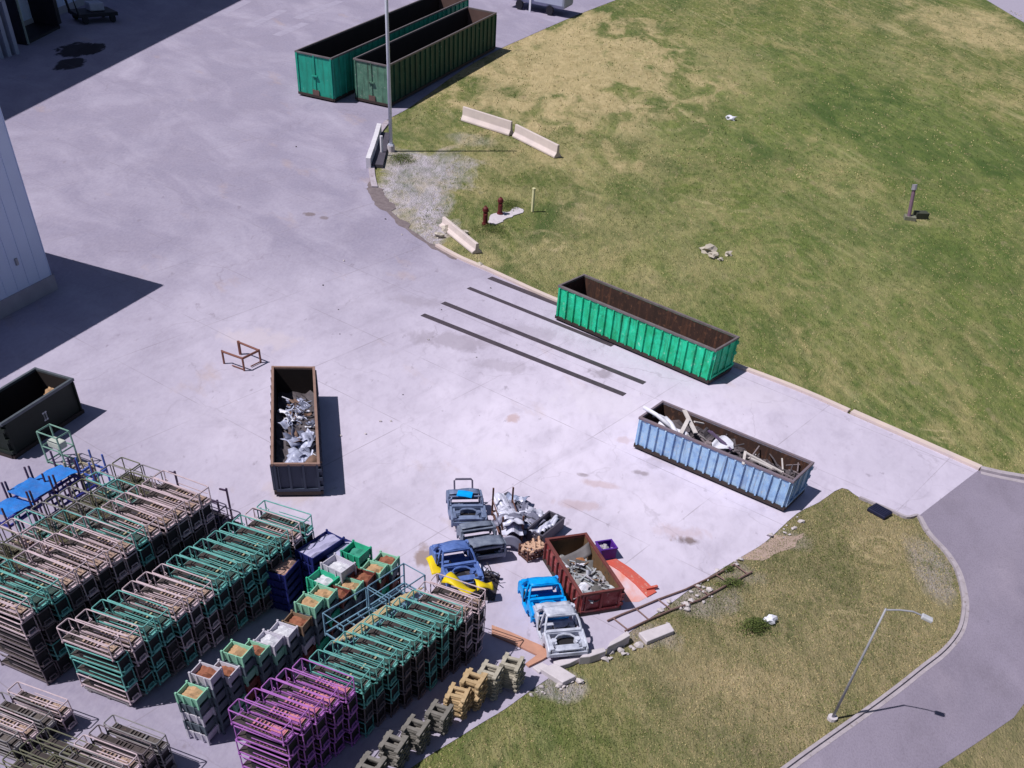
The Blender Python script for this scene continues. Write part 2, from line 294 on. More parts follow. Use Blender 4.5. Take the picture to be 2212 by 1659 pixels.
rp=G(1900,380); rg_=g.rng(g.math('ADD',g.dist((rp.x,rp.y),24,52),g.math('MULTIPLY',f9,.5)),.7,1.5,1,0); col=g.mix(col,g.mix((.15,.215,.05),(.07,.125,.03),f7),g.math('MULTIPLY',g.math('MULTIPLY',rg_,g.rng(f3,0,1,.6,1)),.55)); col=g.mix(col,(.050,.095,.022),g.math('MULTIPLY',g.math('MULTIPLY',f8,f9),.85)); col=g.mix(col,(.40,.33,.17),g.math('MULTIPLY',g.math('MULTIPLY',g.math('SUBTRACT',1,f8),g.noise(.45,.46,.66,detail=8,dist=1.)),.55)); f10=g.noise(1.9,.50,.70,detail=8); col=g.mix(col,(.06,.085,.03),g.math('MULTIPLY',f10,.45))
sw=spot_mask(g,1210,140,270,120,1.3,.75); col=g.mix(col,g.mix((.58,.46,.28),(.34,.27,.14),f7),g.math('MULTIPLY',sw,g.rng(f3,.1,.9,.55,1)))
soil=g.noise(.8,.60,.72,detail=8); isd=g.rng(g.dist((ip.x,ip.y),12,14),.8,1.25,1,0); col=g.mix(col,(.30,.235,.165),g.math('MULTIPLY',soil,.45)); col=g.mix(col,g.mix((.155,.125,.080),(.26,.20,.14),f3),g.math('MULTIPLY',isd,.50))
arcn=g.noise(.5,.42,.62,detail=4)
for u,v,su,sv,per in ((1900,1185,95,50,.22),(1925,1275,70,28,.3),(1985,478,48,18,.4),(1255,445,60,34,.35),(1180,520,60,30,.3),(1420,250,90,34,.3),(1560,430,110,30,.25),(1330,640,70,22,.3),(2040,950,90,26,.3),(1640,1480,120,34,.22),(1850,1350,90,40,.3)):
    p,sx,sy,ro=px_spot(u,v,su,sv); d=g.math('ADD',g.dist(p,sx,sy,-ro),g.math('MULTIPLY',f2,.35)); ring=g.rng(g.math('PINGPONG',d,per),per*.55,per,0,1); ring=g.math('MULTIPLY',g.math('MULTIPLY',ring,arcn),g.rng(d,.9,1.35,1,0)); col=g.mix(col,(.56,.45,.28),g.math('MULTIPLY',ring,.42))
MG=g.done(col,g.math('ADD',f3,f4),.8,.08)
mb=MB(); mb.add([(-900,-60,0),(900,-60,0),(900,1400,0),(-900,1400,0)],[(0,1,2,3)])
gr=mb.build('grass_ground',MG); gr.location.z=-.02; tag(gr,kind='structure')
MK=mat('kerb_concrete',(.42,.375,.44),(.28,.245,.29),.9,scale=1.6,spots=(.20,.165,.17),spot=.57)
MKP=mat('kerb_pink',(.62,.50,.47),(.50,.42,.44),.85,scale=1.0,spots=(.36,.28,.25),spot=.62)
kline=smooth_line(GL([(940,533),(990,560),(1060,590),(1205,655),(1400,726),(1610,802),(1730,848),(1830,892)]),5)
strip('kerb',kline,.0,.34,-.1,.13,MKP)
strip('kerb',smooth_line(GL([(1836,894),(2000,966),(2113,1016)]),5),.0,.42,-.1,.13,MKP)
strip('kerb',GL([(2117,1017),(2160,1027),(2212,1036)])+[G(2212,1036)+Vector((60,-12,0))],.0,.34,-.1,.12,MK)
strip('gutter',GL([(2119,1024),(2162,1034),(2212,1044)])+[G(2212,1044)+Vector((60,-12,0))],.0,.3,-.1,.004,MK)
strip('kerb',smooth_line(GL(SE[2::-1])+GL(ISL),5),-.15,.0,-.1,.10,MK)
strip('gutter',smooth_line(GL(ISL),5),.004,.20,-.1,.003,MK)
strip('kerb',smooth_line(GL([(832,262),(808,295),(797,330),(797,375),(803,405)]),5),.0,.45,-.1,.08,mat('old_kerb',(.45,.40,.48),(.32,.27,.33),.9,scale=1.,spots=(.2,.16,.18),spot=.55))
def ragged(pts,amp=.35,k=5,closed=True,seed=1):
    P=[Vector(p) for p in pts]
    if closed: P=P+[P[0]]
    out=[]
    for i in range(len(P)-1):
        L=(P[i+1]-P[i]).length
        for j in range(k):
            q=P[i].lerp(P[i+1],j/k); a=amp if not(j==0 and False) else 0
            out.append(q+Vector((noise.noise(q*1.3+Vector((seed,0,0))),noise.noise(q*1.3+Vector((0,seed,9))),0))*a)
    return out
poly_sheet('dirt_patch',ragged(GL([(1669,1157),(1640,1180),(1596,1206),(1650,1212),(1720,1180),(1735,1150)]),.25,5,seed=3),mat('pink_dirt',(.42,.31,.29),(.28,.21,.18),1,scale=1.5,spots=(.12,.11,.05),spot=.6),-.012)
MD=mat('edge_shade',(.12,.095,.11),(.22,.18,.2),1,scale=2.5)  # dark tone painted in for the shade along the kerb drop
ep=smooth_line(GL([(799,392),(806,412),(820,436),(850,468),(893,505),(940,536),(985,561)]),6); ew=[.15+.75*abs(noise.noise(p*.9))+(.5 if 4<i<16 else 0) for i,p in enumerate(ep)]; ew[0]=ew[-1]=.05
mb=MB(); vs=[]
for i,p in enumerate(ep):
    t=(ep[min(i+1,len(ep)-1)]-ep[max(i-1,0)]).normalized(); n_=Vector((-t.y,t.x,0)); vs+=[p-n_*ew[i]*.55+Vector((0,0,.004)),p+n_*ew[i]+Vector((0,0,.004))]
mb.add(vs,[(2*i,2*i+2,2*i+3,2*i+1) for i in range(len(ep)-1)]); tag(mb.build('edge_shade',MD),kind='structure')
MPL=mat('worn_white_paint',(.36,.33,.45),(.30,.27,.38),.8,scale=1.5,sharp=.15)
for (a_,b_) in (((597,77),(660,50)),((540,57),(612,22)),((640,40),(735,2)),((480,30),(535,2))):
    A,B=G(*a_),G(*b_); t=(B-A).normalized(); nn=Vector((-t.y,t.x,0))*.45
    poly_sheet('painted_line',[A-nn,B-nn,B+nn,A+nn],MPL,.004)
# path in the far corner
P=GL([(2125,-4),(2215,50)]); t=(P[1]-P[0]).normalized(); nn=Vector((-t.y,t.x,0))
poly_sheet('far_path',[P[0]-t*150,P[1]+t*150,P[1]+t*150+nn*14,P[0]-t*150+nn*14],mat('path_concrete',(.36,.33,.44),(.30,.27,.37),.9),-.012)
# steel strips let into the concrete
MS=mat('wear_steel',(.070,.055,.075),(.12,.095,.12),.55,.4,scale=2)
for k,(a_,b_,w) in enumerate((((1058,600),(1206,658),.50),((1012,622),(1206,700),.36),((957,654),(1392,828),.42),((913,680),(1349,853),.42))):
    A,B=G(*a_),G(*b_); t=(B-A).normalized()
    if k<2: B=B+t*4
    mb=MB(); mb.bar(A+Vector((0,0,.008)),B+Vector((0,0,.008)),w,.024)
    tag(mb.build('wear_strip',MS),['dark steel strip in the concrete nearest the grass kerb, running under green container','second dark steel strip from the kerb, running under the green container','long dark steel strip next to outermost one, ending by stained concrete','outermost dark steel strip, farthest from the grass kerb and green container'][k],'steel strip','steel strips let into the yard')

# ---------------------------------------------------------------- buildings
MW=mat('white_siding',(.60,.68,.93),(.54,.61,.86),.6,scale=.5)
MPLI=mat('plinth',(.40,.38,.46),(.30,.28,.35),.9,scale=1)
MRF=mat('roof_membrane',(.5,.5,.52),(.4,.4,.42),.9,scale=.4)
def building(name,label,corner,facedir,depthdir,L,D,Hh,plinth):
    u=Vector(facedir).normalized(); v=Vector((-u.y,u.x,0))
    if v.dot(Vector(depthdir))<0: v=-v
    t=thing(name,label,'building',corner)
    C0=Vector((0,0,0)); P=[C0,u*L,u*L+v*D,v*D]
    mb=MB(); pl=MB()
    for i in range(4):
        a,b=P[i],P[(i+1)%4]; d=(b-a); n=max(1,int(d.length/.9)); dn=d.normalized(); w=Vector((dn.y,-dn.x,0))
        if w.dot((a+b)/2-(P[0]+P[2])/2)<0: w=-w
        mb.bar((a+b)/2*1+d*(-.5)+Vector((0,0,(plinth+Hh)/2)),(a+b)/2+d*.5+Vector((0,0,(plinth+Hh)/2)),.2,Hh-plinth)
        for k in range(n+1):
            q=a+d*(k/n)+w*.105; mb.bar(q+Vector((0,0,plinth)),q+Vector((0,0,Hh)),.05)
        pl.bar(a-dn*.15+Vector((0,0,plinth/2)),b+dn*.15+Vector((0,0,plinth/2)),.34,plinth)
    mb.build('wall',MW,t); pl.build('plinth',MPLI,t)
    rf=MB(); rf.prism([tuple(p) for p in P],Hh-.25,Hh-.05); rf.build('roof',MRF,t)
    return t,u,v
cA=G(117,625); tA,uA,vA=building('warehouse','white clad warehouse wall with bare concrete plinth beside its own shadow','tmp' and cA,G(-60,717)-cA,G(20,560)-cA,45,70,9.1,.75)
mb=MB(); q=uA*2.2-vA*.13+Vector((0,0,1.9)); mb.bar(q,q+Vector((0,0,.3)),.22,.1); mb.build('wall_box',mat('grey_metal',(.35,.36,.42),(.28,.28,.34),.5,.3),tA)
cB=G(150,22); e0=G(0,265); e1=G(520,0); ed=(e1-e0).normalized(); uB=ed
s_=Vector((math.cos(SHADOW_AZ),math.sin(SHADOW_AZ),0)); w_=e0-cB
den=s_.x*ed.y-s_.y*ed.x; dist=(w_.x*ed.y-w_.y*ed.x)/den
HB_=abs(dist)*math.tan(SUN_EL)
tB,_,_=building('factory_hall','tall white clad hall in shade behind the cart and black cabinet',cB-ed*110,ed,G(-80,0)-cB,280,45,HB_,.5)

# ---------------------------------------------------------------- containers
RUST=mat('rust_inside',(.060,.030,.026),(.028,.017,.016),.85,scale=1.6,spots=(.15,.07,.045),spot=.56,streak=(.13,.055,.035,.6))
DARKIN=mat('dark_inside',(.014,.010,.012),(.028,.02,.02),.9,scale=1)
def container(label,X,Y,a,L,Wd,h,paint,rim,ribs,inside=RUST,base=.16,end_ribs=4,inside_end=None,lit_end=None,group='open steel containers around the yard',name='waste_container',skid=None,hook=False):
    t=thing(name,label,'container',(X,Y,0),a,group)
    z0=base; th=.07
    skid=skid or mat('skid_steel',(.04,.032,.036),(.07,.05,.045),.7,.3)
    fl=MB(); fl.box((L/2,Wd/2,z0+.03),(L-.16,Wd-.16,.06)); fl.build('floor',inside,t)
    for s in (0,1):
        y=0 if s==0 else Wd; sg=-1 if s==0 else 1
        m=MB(); m.box((L/2,y-sg*th/2,(z0+h-.08)/2),(L,th,h-.08-z0))
        # inner skin gets the rust colour
        m.mi=[(1 if i==(3 if s==0 else 2) else 0) for i in range(6)]
        m.grid(lambda a_,b_:(.03+(L-.06)*a_,y+sg*(.012+.035*max(0,noise.noise(Vector((L*a_*1.1+X,b_*2+Y,s*5.))))*(1 if 0<a_<1 and 0<b_<1 else 0)),z0+.05+(h-.16-z0)*b_) if sg<0 else (.03+(L-.06)*(1-a_),y+sg*(.012+.035*max(0,noise.noise(Vector((L*a_*1.1+X,b_*2+Y,s*5.))))),z0+.05+(h-.16-z0)*b_),30,6)
        for k in range(ribs):
            x=.1+(L-.2)*k/(ribs-1)+(random.uniform(-.02,.02) if 0<k<ribs-1 else 0)
            w=.11
            m.add([(x-w/2,y,z0+.06),(x+w/2,y,z0+.06),(x+w*.36,y+sg*.12,z0+.10),(x-w*.36,y+sg*.12,z0+.10),(x-w/2,y,h-.1),(x+w/2,y,h-.1),(x+w*.36,y+sg*.12,h-.12),(x-w*.36,y+sg*.12,h-.12)],
                  [(0,1,2,3)[::-1],(4,5,6,7),(3,2,6,7),(0,3,7,4),(1,5,6,2),(0,4,5,1)] if sg>0 else [(0,1,2,3),(7,6,5,4),(7,6,2,3),(4,7,3,0),(2,6,5,1),(1,5,4,0)],2)
        m.build('side_wall',[paint,inside,rim if paint.name.startswith('red') else paint],t)
    for s,nm in ((0,'end_wall'),(1,'door')):
        x=0 if s==0 else L; sg=-1 if s==0 else 1
        m=MB(); m.box((x-sg*th/2,Wd/2,(z0+h-.08)/2),(th,Wd-2*th-.006,h-.08-z0)); m.mi=[(1 if i==(1 if s==0 else 0) else 0) for i in range(6)]
        for k in range(end_ribs):
            y=.08+(Wd-.16)*k/(end_ribs-1); m.box((x+sg*.035,y,(z0+h)/2),(.07,.10,h-z0-.1))
        if s==1:
            for z in (z0+.25,(z0+h)/2,h-.3): m.box((x+sg*.02,Wd-.02+.05,z),(.16,.16,.14)); 
            m.bar((x+sg*.06,.22,z0+.1),(x+sg*.06,.22,h-.15),.05)
        if s==0 and hook:
            m.box((x-.09,Wd/2,(z0+h)*.5),(.12,.5,.10)); m.box((x-.05,Wd/2,z0+.22),(.06,.62,.44),mi=1)
        else: m.box((x+sg*.05,Wd/2,z0+(h-z0)*.12),(.08,Wd*.96,.12))
        m.build(nm,[(lit_end if s==0 else None) or paint,inside_end or inside],t)
    tr=MB(); r=.07
    for y in (0,Wd): tr.box((L/2,y,h-.04),(L+.14,.13,.12))
    for x in (0,L): tr.box((x,Wd/2,h-.042),(.13,Wd-.13,.115))
    tr.build('top_rail',rim,t,bevel=.015)
    br=MB()
    for y in (-.03,Wd+.03): br.box((L/2,y,z0+.02),(L+.1,.12,.16))
    for x in (-.03,L+.03): br.box((x,Wd/2,z0+.02),(.12,Wd-.06,.158))
    br.build('bottom_rail',skid,t)
    for y in (Wd*.27,Wd*.73):
        m=MB(); m.box((L/2,y,z0*.5),(L-.2,.14,z0)); m.build('skid',skid,t)
    for x in (.35,L-.35):
        for y in (.14,Wd-.14):
            m=MB(); m.tube([(x,y-.12,.09),(x,y+.12,.09)],.09,10); m.build('roller',skid,t)
    return t
PG=mat('green_paint',(.02,.60,.36),(.01,.36,.17),.5,scale=1.3,spots=(.34,.66,.55),spot=.60,sharp=.14,streak=(.03,.13,.07,.75),patch=(.01,.20,.10,.7))
PB=mat('blue_paint',(.24,.40,.68),(.36,.52,.72),.55,scale=1.8,spots=(.48,.52,.58),spot=.57,sharp=.15,streak=(.13,.12,.16,.6),patch=(.12,.22,.46,.6))
PK=mat('navy_black_paint',(.035,.045,.08),(.05,.06,.10),.6,scale=1.2)
PR=mat('red_paint',(.28,.045,.05),(.17,.025,.035),.6,scale=1.6,spots=(.52,.34,.35),spot=.60,streak=(.10,.03,.025,.7),patch=(.42,.16,.16,.6))
PD=mat('shaded_green_paint',(.012,.085,.060),(.006,.04,.032),.55,scale=1.2,spots=(.20,.36,.30),spot=.62,streak=(.02,.025,.02,.8))  # green darkened in the colour for the shade on the long side
PT=mat('teal_paint',(.02,.38,.28),(.015,.22,.17),.55,scale=1.2,spots=(.28,.48,.40),spot=.62,streak=(.02,.07,.05,.7))
PBK=mat('black_paint',(.008,.012,.011),(.012,.02,.018),.6,scale=1)
RG=mat('grey_rim',(.20,.17,.19),(.12,.10,.11),.6,.2); RR=mat('rust_rim',(.30,.19,.17),(.20,.12,.10),.75,scale=2); RB=mat('bluegrey_rim',(.17,.16,.23),(.22,.15,.16),.6,.2)
RD=mat('dark_red_rim',(.17,.05,.05),(.10,.03,.03),.7)
CG=container('long bright green ribbed container standing empty along the grass kerb',-3.03,60.68,R(-32),11.14,2.55,1.88,PG,RG,20)
CB=container('pale blue ribbed container heaped with pipes and scrap beside the grass corner',2.47,46.37,R(-28.8),8.67,2.33,1.60,PB,RB,18)
CC=container('dark navy container with rusty rim holding shredded pale metal, seen end on',-16.48,46.31,R(-74.25),9.28,2.05,1.56,PK,RR,12,inside=DARKIN)
CRD=container('short dark red container full of broken grey scrap beside the car shells',-1.2,35.3,R(-63.25),4.07,1.88,1.07,PR,RD,9,inside=mat('rust_brown_inside',(.16,.09,.045),(.10,.06,.035),.85,scale=1.2,spots=(.05,.04,.035),spot=.55),base=.08,end_ribs=3)
aD=R(76.72); uD=Vector((math.cos(aD),math.sin(aD),0)); vD=Vector((-math.sin(aD),math.cos(aD),0))
BWI=mat('sunlit_pink_inside',(.15,.09,.085),(.08,.05,.05),.85,scale=.8)  # back walls coloured as sunlit, side skins dark as in shade
CD1=container('dark green container nearest the light pole and the grass edge',-21.44,99.1,aD,26,3.15,2.8,PD,RG,24,inside=DARKIN,inside_end=BWI,lit_end=mat('sunlit_green_end',(.13,.27,.20),(.05,.13,.10),.6,scale=2.2,spots=(.30,.36,.32),spot=.58,streak=(.03,.04,.03,.8)),hook=True,end_ribs=3)  # end wall lightened in the colour for the sun on it
q=G(722,222)
CD2=container('turquoise green container on the paved side of the darker one',q.x,q.y,aD,31,3.35,2.9,PT,RG,28,inside=DARKIN,inside_end=BWI,hook=True,end_ribs=3)
hb=1.6; p0=G(155.3,818.1,hb); p1=G(2,915.4,hb); p2=G(81.3,792.1,hb); dl=(p1-p0); ab=math.atan2(dl.y,dl.x)
nb=Vector((math.sin(ab),-math.cos(ab),0)); Wb=abs((p2-p0).dot(nb)); 
orig=p0+nb*Wb if (p2-p0).dot(nb)>0 else p0-nb*0
# local frame: length from the far right end towards the camera, y to the left of it
CBK=container('black container with two pale marks on its side near the blue racks',orig.x,orig.y,ab,dl.length,Wb,hb,PBK,mat('slate_rim',(.12,.14,.17),(.08,.09,.11),.5,.3),2,inside=DARKIN,base=.06,end_ribs=3)
mk=MB()
xm=dl.length*.46
for k in (0,1): 
    mk.box((xm+k*.16,Wb+.006,hb*.52),(.10,.012,.26)); mk.box((xm+k*.16+.0,Wb+.0085,hb*.62),(.13,.012,.06)); mk.box((xm+k*.16,Wb+.0085,hb*.42),(.13,.012,.06))
mk.build('side_mark',mat('white_marking',(.6,.62,.68),(.45,.47,.52),.7),CBK)

# ---------------------------------------------------------------- steel racks
RACK_COL={
 'p':('pale pink',(.64,.52,.60),(.44,.33,.38),(.30,.13,.08)),
 't':('sea green',(.20,.49,.48),(.065,.27,.27),(.22,.16,.09)),
 'd':('dark blue',(.050,.045,.095),(.09,.07,.12),(.12,.07,.06)),
 'g':('dull grey',(.30,.28,.32),(.17,.16,.17),(.22,.14,.10)),
 'o':('olive brown',(.19,.18,.13),(.10,.11,.08),(.13,.09,.05)),
 'v':('purple',(.47,.19,.57),(.28,.09,.38),(.50,.20,.28)),
 'm':('muted mauve',(.20,.165,.20),(.11,.085,.10),(.17,.09,.07)),
 'k':('bright blue',(.02,.09,.50),(.02,.05,.28),(.06,.05,.10))}
RM={k:mat(v[0].replace(' ','_')+'_rack_paint',v[1],v[2],.6,.1,scale=4,spots=v[3],spot=.60) for k,v in RACK_COL.items()}
DKM={'p':mat('dusty_deck',(.42,.30,.25),(.20,.13,.12),.9,scale=5,spots=(.58,.44,.32),spot=.54),'t':mat('green_deck',(.05,.09,.085),(.03,.05,.05),.9,scale=5,spots=(.25,.26,.16),spot=.6),
     'd':mat('dark_deck',(.04,.035,.05),(.02,.02,.03),.9,scale=4),'g':mat('grey_deck',(.14,.12,.12),(.07,.06,.06),.9,scale=4),'o':mat('brown_deck',(.10,.08,.05),(.05,.05,.035),.9,scale=4),
     'm':mat('mauve_deck',(.09,.07,.075),(.05,.04,.045),.9,scale=5),'v':mat('magenta_deck',(.42,.10,.36),(.50,.20,.16),.8,scale=3,spots=(.58,.30,.16),spot=.52),'k':mat('blue_deck',(.03,.04,.10),(.02,.02,.05),.8)}
BARM=mat('pale_stop_bar',(.45,.40,.27),(.34,.30,.2),.8)
SUNBLK=mat('sun_block_plate',(.035,.030,.036),(.065,.05,.05),.9,scale=3,spots=(.13,.09,.075),spot=.60)
_protos={}
def rack_meshes(c,L,Wd,T):
    key=(c,round(L,2),round(Wd,2),round(T,2))
    if key in _protos: return _protos[key]
    r=.021; m=RM[c]; e=.07
    out=[]
    tr=MB(); z=T-.03; pts=[]
    for (x,y,sx,sy) in ((0,0,1,1),(L,0,-1,1),(L,Wd,-1,-1),(0,Wd,1,-1)):
        a=(x+sx*e,y,z); b=(x,y+sy*e,z); mid=(x+sx*e*.3,y+sy*e*.3,z)
        pts+= [b,mid,a] if (sx*sy>0) else [a,mid,b]
    tr.tube(pts,r*1.15,6,closed=True)
    out.append(('top_rail',tr.mesh('top_rail',m)))
    for (x,y) in ((.02,.02),(L-.02,.02),(L-.02,Wd-.02),(.02,Wd-.02)):
        p=MB(); p.bar((x,y,.05),(x,y,T-.05),.034); p.cyl((x,y),.045,0,.06,6); out.append(('corner_post',p.mesh('corner_post',m)))
    b=MB(); zb=.12
    for y in (.03,Wd-.03):
        b.bar((.02,y,zb),(L-.02,y,zb),.04,.06); b.bar((L*.30,y,T*.50),(L*.94,y,T*.50),.026)
    for x in (.02,L*.3,L*.62,L-.03): b.bar((x,.05,zb),(x,Wd-.05,zb),.045,.06)
    b.bar((L+.03,Wd*.14,.11),(L+.03,Wd*.86,.11),.055,.075); b.bar((L+.03,Wd*.25,T*.40),(L+.03,Wd*.75,T*.40),.03)
    for y in (Wd*.25,Wd*.75): b.bar((L+.03,y,.1),(L+.03,y,T*.4),.026)
    out.append(('base_frame',b.mesh('base_frame',m)))
    if L>1.5:
        en=MB(); en.tube([(.03,Wd-.04,T-.05),(L*.06,Wd*.80,T*.60),(L*.115,Wd*.78,T*.55),(L*.115,Wd*.25,T*.55),(L*.06,Wd*.2,T*.60),(.03,.05,T-.05)],r*.85,5); out.append(('end_brace',en.mesh('end_brace',m)))
    d=MB(); d.box((L*.5,Wd*.5,.165),(L-.06,Wd-.08,.012),mi=3); n=9  # closed dark plate added to keep sun from passing through the open racks
    for k in range(n):
        x=L*(.36+.56*k/(n-1)); d.bar((x,.07,.20+.012*math.sin(k*5.1)),(x,Wd-.07,.20+.012*math.sin(k*3.3)),.035 if k%3 else .07,.03)
    d.box((L*.78,Wd*.5,.195),(L*.24,Wd*.66,.03))
    if c in 'tpg': d.bar((L*.66,Wd*.15,.25),(L*.66,Wd*.80,.25),.055,.05,mi=1)
    d.bar((L*.74,Wd*.22,.30),(L*.92,Wd*.22,.30),.05,.05,mi=2)
    if c=='p': d.bar((L*.30,Wd*.5,T*.52),(L*.86,Wd*.5,T*.50),.035,mi=2)
    out.append(('deck',d.mesh('deck',[DKM[c],BARM if c=='t' else m,m,SUNBLK])))
    _protos[key]=out; return out
_ep={}
def shade_mesh(L,Wd,T):
    k=(round(L,2),round(Wd,2),round(T,2))
    if k not in _ep:
        q=MB(); q.box((L-.06,Wd/2,T*.55),(.015,Wd-.10,T*.72)); q.box((L*.55,Wd*.5,T*.42),(L*.74,Wd*.70,T*.36)); _ep[k]=q.mesh('shade_block',PBLOCK)  # dark board and block added to keep light out of the lower tiers
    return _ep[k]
PBLOCK=mat('shade_block_dark',(.018,.016,.024),(.035,.03,.036),.9,scale=3)
def rack(c,pos,rz,L,Wd,T,label,group,name='steel_rack',full=False):  # full: adds the dark shade block to the tier, no cargo
    t=thing(name,label,'rack',pos,rz,group)
    for nm,me in rack_meshes(c,L,Wd,T): link(nm,me,t)
    if full: link('shade_block',shade_mesh(L,Wd,T),t)  # added shade block, not cargo, darkens the tier
    return t
def rack_row(P0,P1,n,across,L,cols,tiers,T,z0,rowname,group,wf=.90,jit=.032):
    """P0,P1: ground points of the near-left (row start) corner of first and last stack"""
    d=(P1-P0)/(n-1); pitch=d.length; rz=math.atan2(across.y,across.x)
    u=Vector((math.cos(rz),math.sin(rz),0)); v=Vector((-u.y,u.x,0)); Wd=abs(d.dot(v))*wf
    for i in range(n):
        nt=tiers[i] if isinstance(tiers,(list,tuple)) else tiers
        for k in range(nt):
            rnd=random.Random(i*31+k*7+len(rowname)); cc=cols[i] if k==nt-1 else (cols[i] if cols[i]=='v' else rnd.choice([cols[i],'m','m','p'] if rowname=='left row' else [cols[i],cols[i],'m',{'p':'t','t':'m'}.get(cols[i],'m')]))
            pos=P0+d*i+u*rnd.uniform(-jit,jit)*1.5+v*rnd.uniform(-jit,jit)*.5+Vector((0,0,z0+k*T))
            tn=['top','second tier','third tier','fourth tier','fifth tier','sixth tier'][nt-1-k]
            rack(cc,pos,rz+rnd.uniform(-.022,.022),L*rnd.choice([1,1,.985]),Wd,T,'%s steel rack, %s in %s stack from near end of %s'%(RACK_COL[cc][0],tn,ORD[i],rowname),group,full=k<nt-1)
def row_from_right(r0,r1,n,H,acr0,acr1,L):
    """right-hand top corners seen in the photograph -> near-left ground corner positions"""
    A=G(*r0,H); B=G(*r1,H); u=(G(*acr1,H)-G(*acr0,H)); u.z=0; u.normalize(); A.z=B.z=0
    return A-u*L,B-u*L,u
# long row at the left
HA,HB2,HC=3.40,2.85,2.80
P0,P1,u=row_from_right((30,1313),(431,1065),14,HA,(140,1134),(245.4,1174),2.2)
rack_row(P0,P1,14,u,2.2,list('pttppppptppppp'),5,HA/5,0,'left row','racks in the left row'); dA=(P1-P0)/13; A0=P0
dd=P1+dA
for i,c_ in ((14,'d'),(15,'d')):
    for k in range(3 if i==14 else 2):
        rack(c_,A0+dA*i+Vector((0,0,.68*k+.25)),math.atan2(u.y,u.x),2.2,abs(dA.length)*.9,.68,'dark blue rack, %s, in %s stack beyond the pale left row'%(['lowest tier','middle tier','top tier'][k],['first','last'][i-14]),'dark racks at the far end of the left row')
uA2=u.copy(); rzA=math.atan2(u.y,u.x)
# two rows of small racks behind it
for j in (0,1):
    off=-u*(1.02*(j+1))+u*0
    S=A0+off
    cs=['gotogpotgogtog','otggoptgogotgo'][j]
    Q0=S+dA*2; Q1=S+dA*13
    rack_row(Q0,Q1,12,u,.92,list(cs[2:14]),4,HA/4-.02,0,['inner small row','outer small row'][j],['small racks behind the left row','outer small racks'][j],.9)
# middle row
P0,P1,u=row_from_right((238,1397),(657,1128),15,HB2,(178.6,1317),(290.6,1357),2.15)
rack_row(P0,P1,15,u,2.15,list('ppttppptttttt')+['p','t'],4,.66,.21,'middle row','racks in the middle row'); dB=(P1-P0)/14; B0=P0; uB_=u.copy()
for i in range(15):
    mb=MB(); 
    for y in (.08,.52):
        mb.box((1.07,y,.16),(2.0,.10,.08))
    for x in (.25,1.07,1.9): mb.box((x,.3,.06),(.12,.52,.12))
    o=mb.build('base_pallet',RM['g']); o.location=B0+dB*i; o.rotation_euler=(0,0,math.atan2(u.y,u.x)); tag(o,'dark base pallet under the %s stack from near end of middle row'%ORD[i],'pallet','base pallets under the middle row')
# right row: purple near end, sea green, pale far end
P0,P1,u=row_from_right((611,1577),(1036.7,1291.7),15,HC,(650.5,1425.6),(762.5,1466.7),2.08)
rack_row(P0,P1,15,u,2.08,list('vvvvvttttttttpp'),4,.70,0,'right row','racks in the right row'); C0=P0; dC=(P1-P0)/14; uC=u.copy()

# ---------------------------------------------------------------- stacked bins between the rows
BINC={'g':('pale green',(.28,.55,.42),(.18,.42,.32)),'w':('pale grey',(.55,.52,.62),(.42,.40,.5)),'e':('bright green',(.03,.45,.27),(.03,.3,.2)),'b':('brown',(.25,.17,.11),(.16,.10,.08)),'r':('dark red',(.16,.045,.035),(.11,.03,.03)),'s':('slate',(.10,.13,.17),(.07,.09,.12)),'n':('navy',(.015,.022,.17),(.01,.015,.10))}
BMAT={k:mat(v[0].replace(' ','_')+'_bin_paint',v[1],v[2],.6,scale=3,spots=tuple(x*.5 for x in v[1]),spot=.64) for k,v in BINC.items()}
CARD=mat('cardboard_fill',(.46,.30,.17),(.36,.21,.13),.9,scale=4,spots=(.60,.45,.28),spot=.6); REDF=mat('rusty_fill',(.30,.12,.07),(.2,.07,.05),.9,scale=4); WHF=mat('pale_fill',(.62,.62,.70),(.42,.42,.5),.8,scale=5); LAV=mat('lavender_sheet',(.42,.40,.62),(.33,.32,.5),.7,scale=2)
_bp={}
def bin_mesh(c,L,Wd,T,open_):
    k=(c,round(L,2),round(Wd,2),round(T,2),open_)
    if k in _bp: return _bp[k]
    m=MB(); th=.035
    # tapered walls with a rolled lip
    def ring(z,o): return [(o,o,z),(L-o,o,z),(L-o,Wd-o,z),(o,Wd-o,z)]
    A=ring(.06,.05); B=ring(T,.0); Ci=ring(T,th); Di=ring(.10,.05+th)
    m.add(A+B+Ci+Di,[(0,1,5,4),(1,2,6,5),(2,3,7,6),(3,0,4,7),(4,5,9,8),(5,6,10,9),(6,7,11,10),(7,4,8,11),(8,9,13,12),(9,10,14,13),(10,11,15,14),(11,8,12,15),(12,13,14,15),(3,2,1,0)])
    for y in (.1,Wd-.1): m.box((L/2,y,.04),(L-.2,.08,.08))
    for x in (L*.3,L*.7):
        m.box((x,.012,T*.55),(.05,.05,T*.8)); m.box((x,Wd-.012,T*.55),(.05,.05,T*.8))
    _bp[k]=m.mesh('shell',BMAT[c]); return _bp[k]
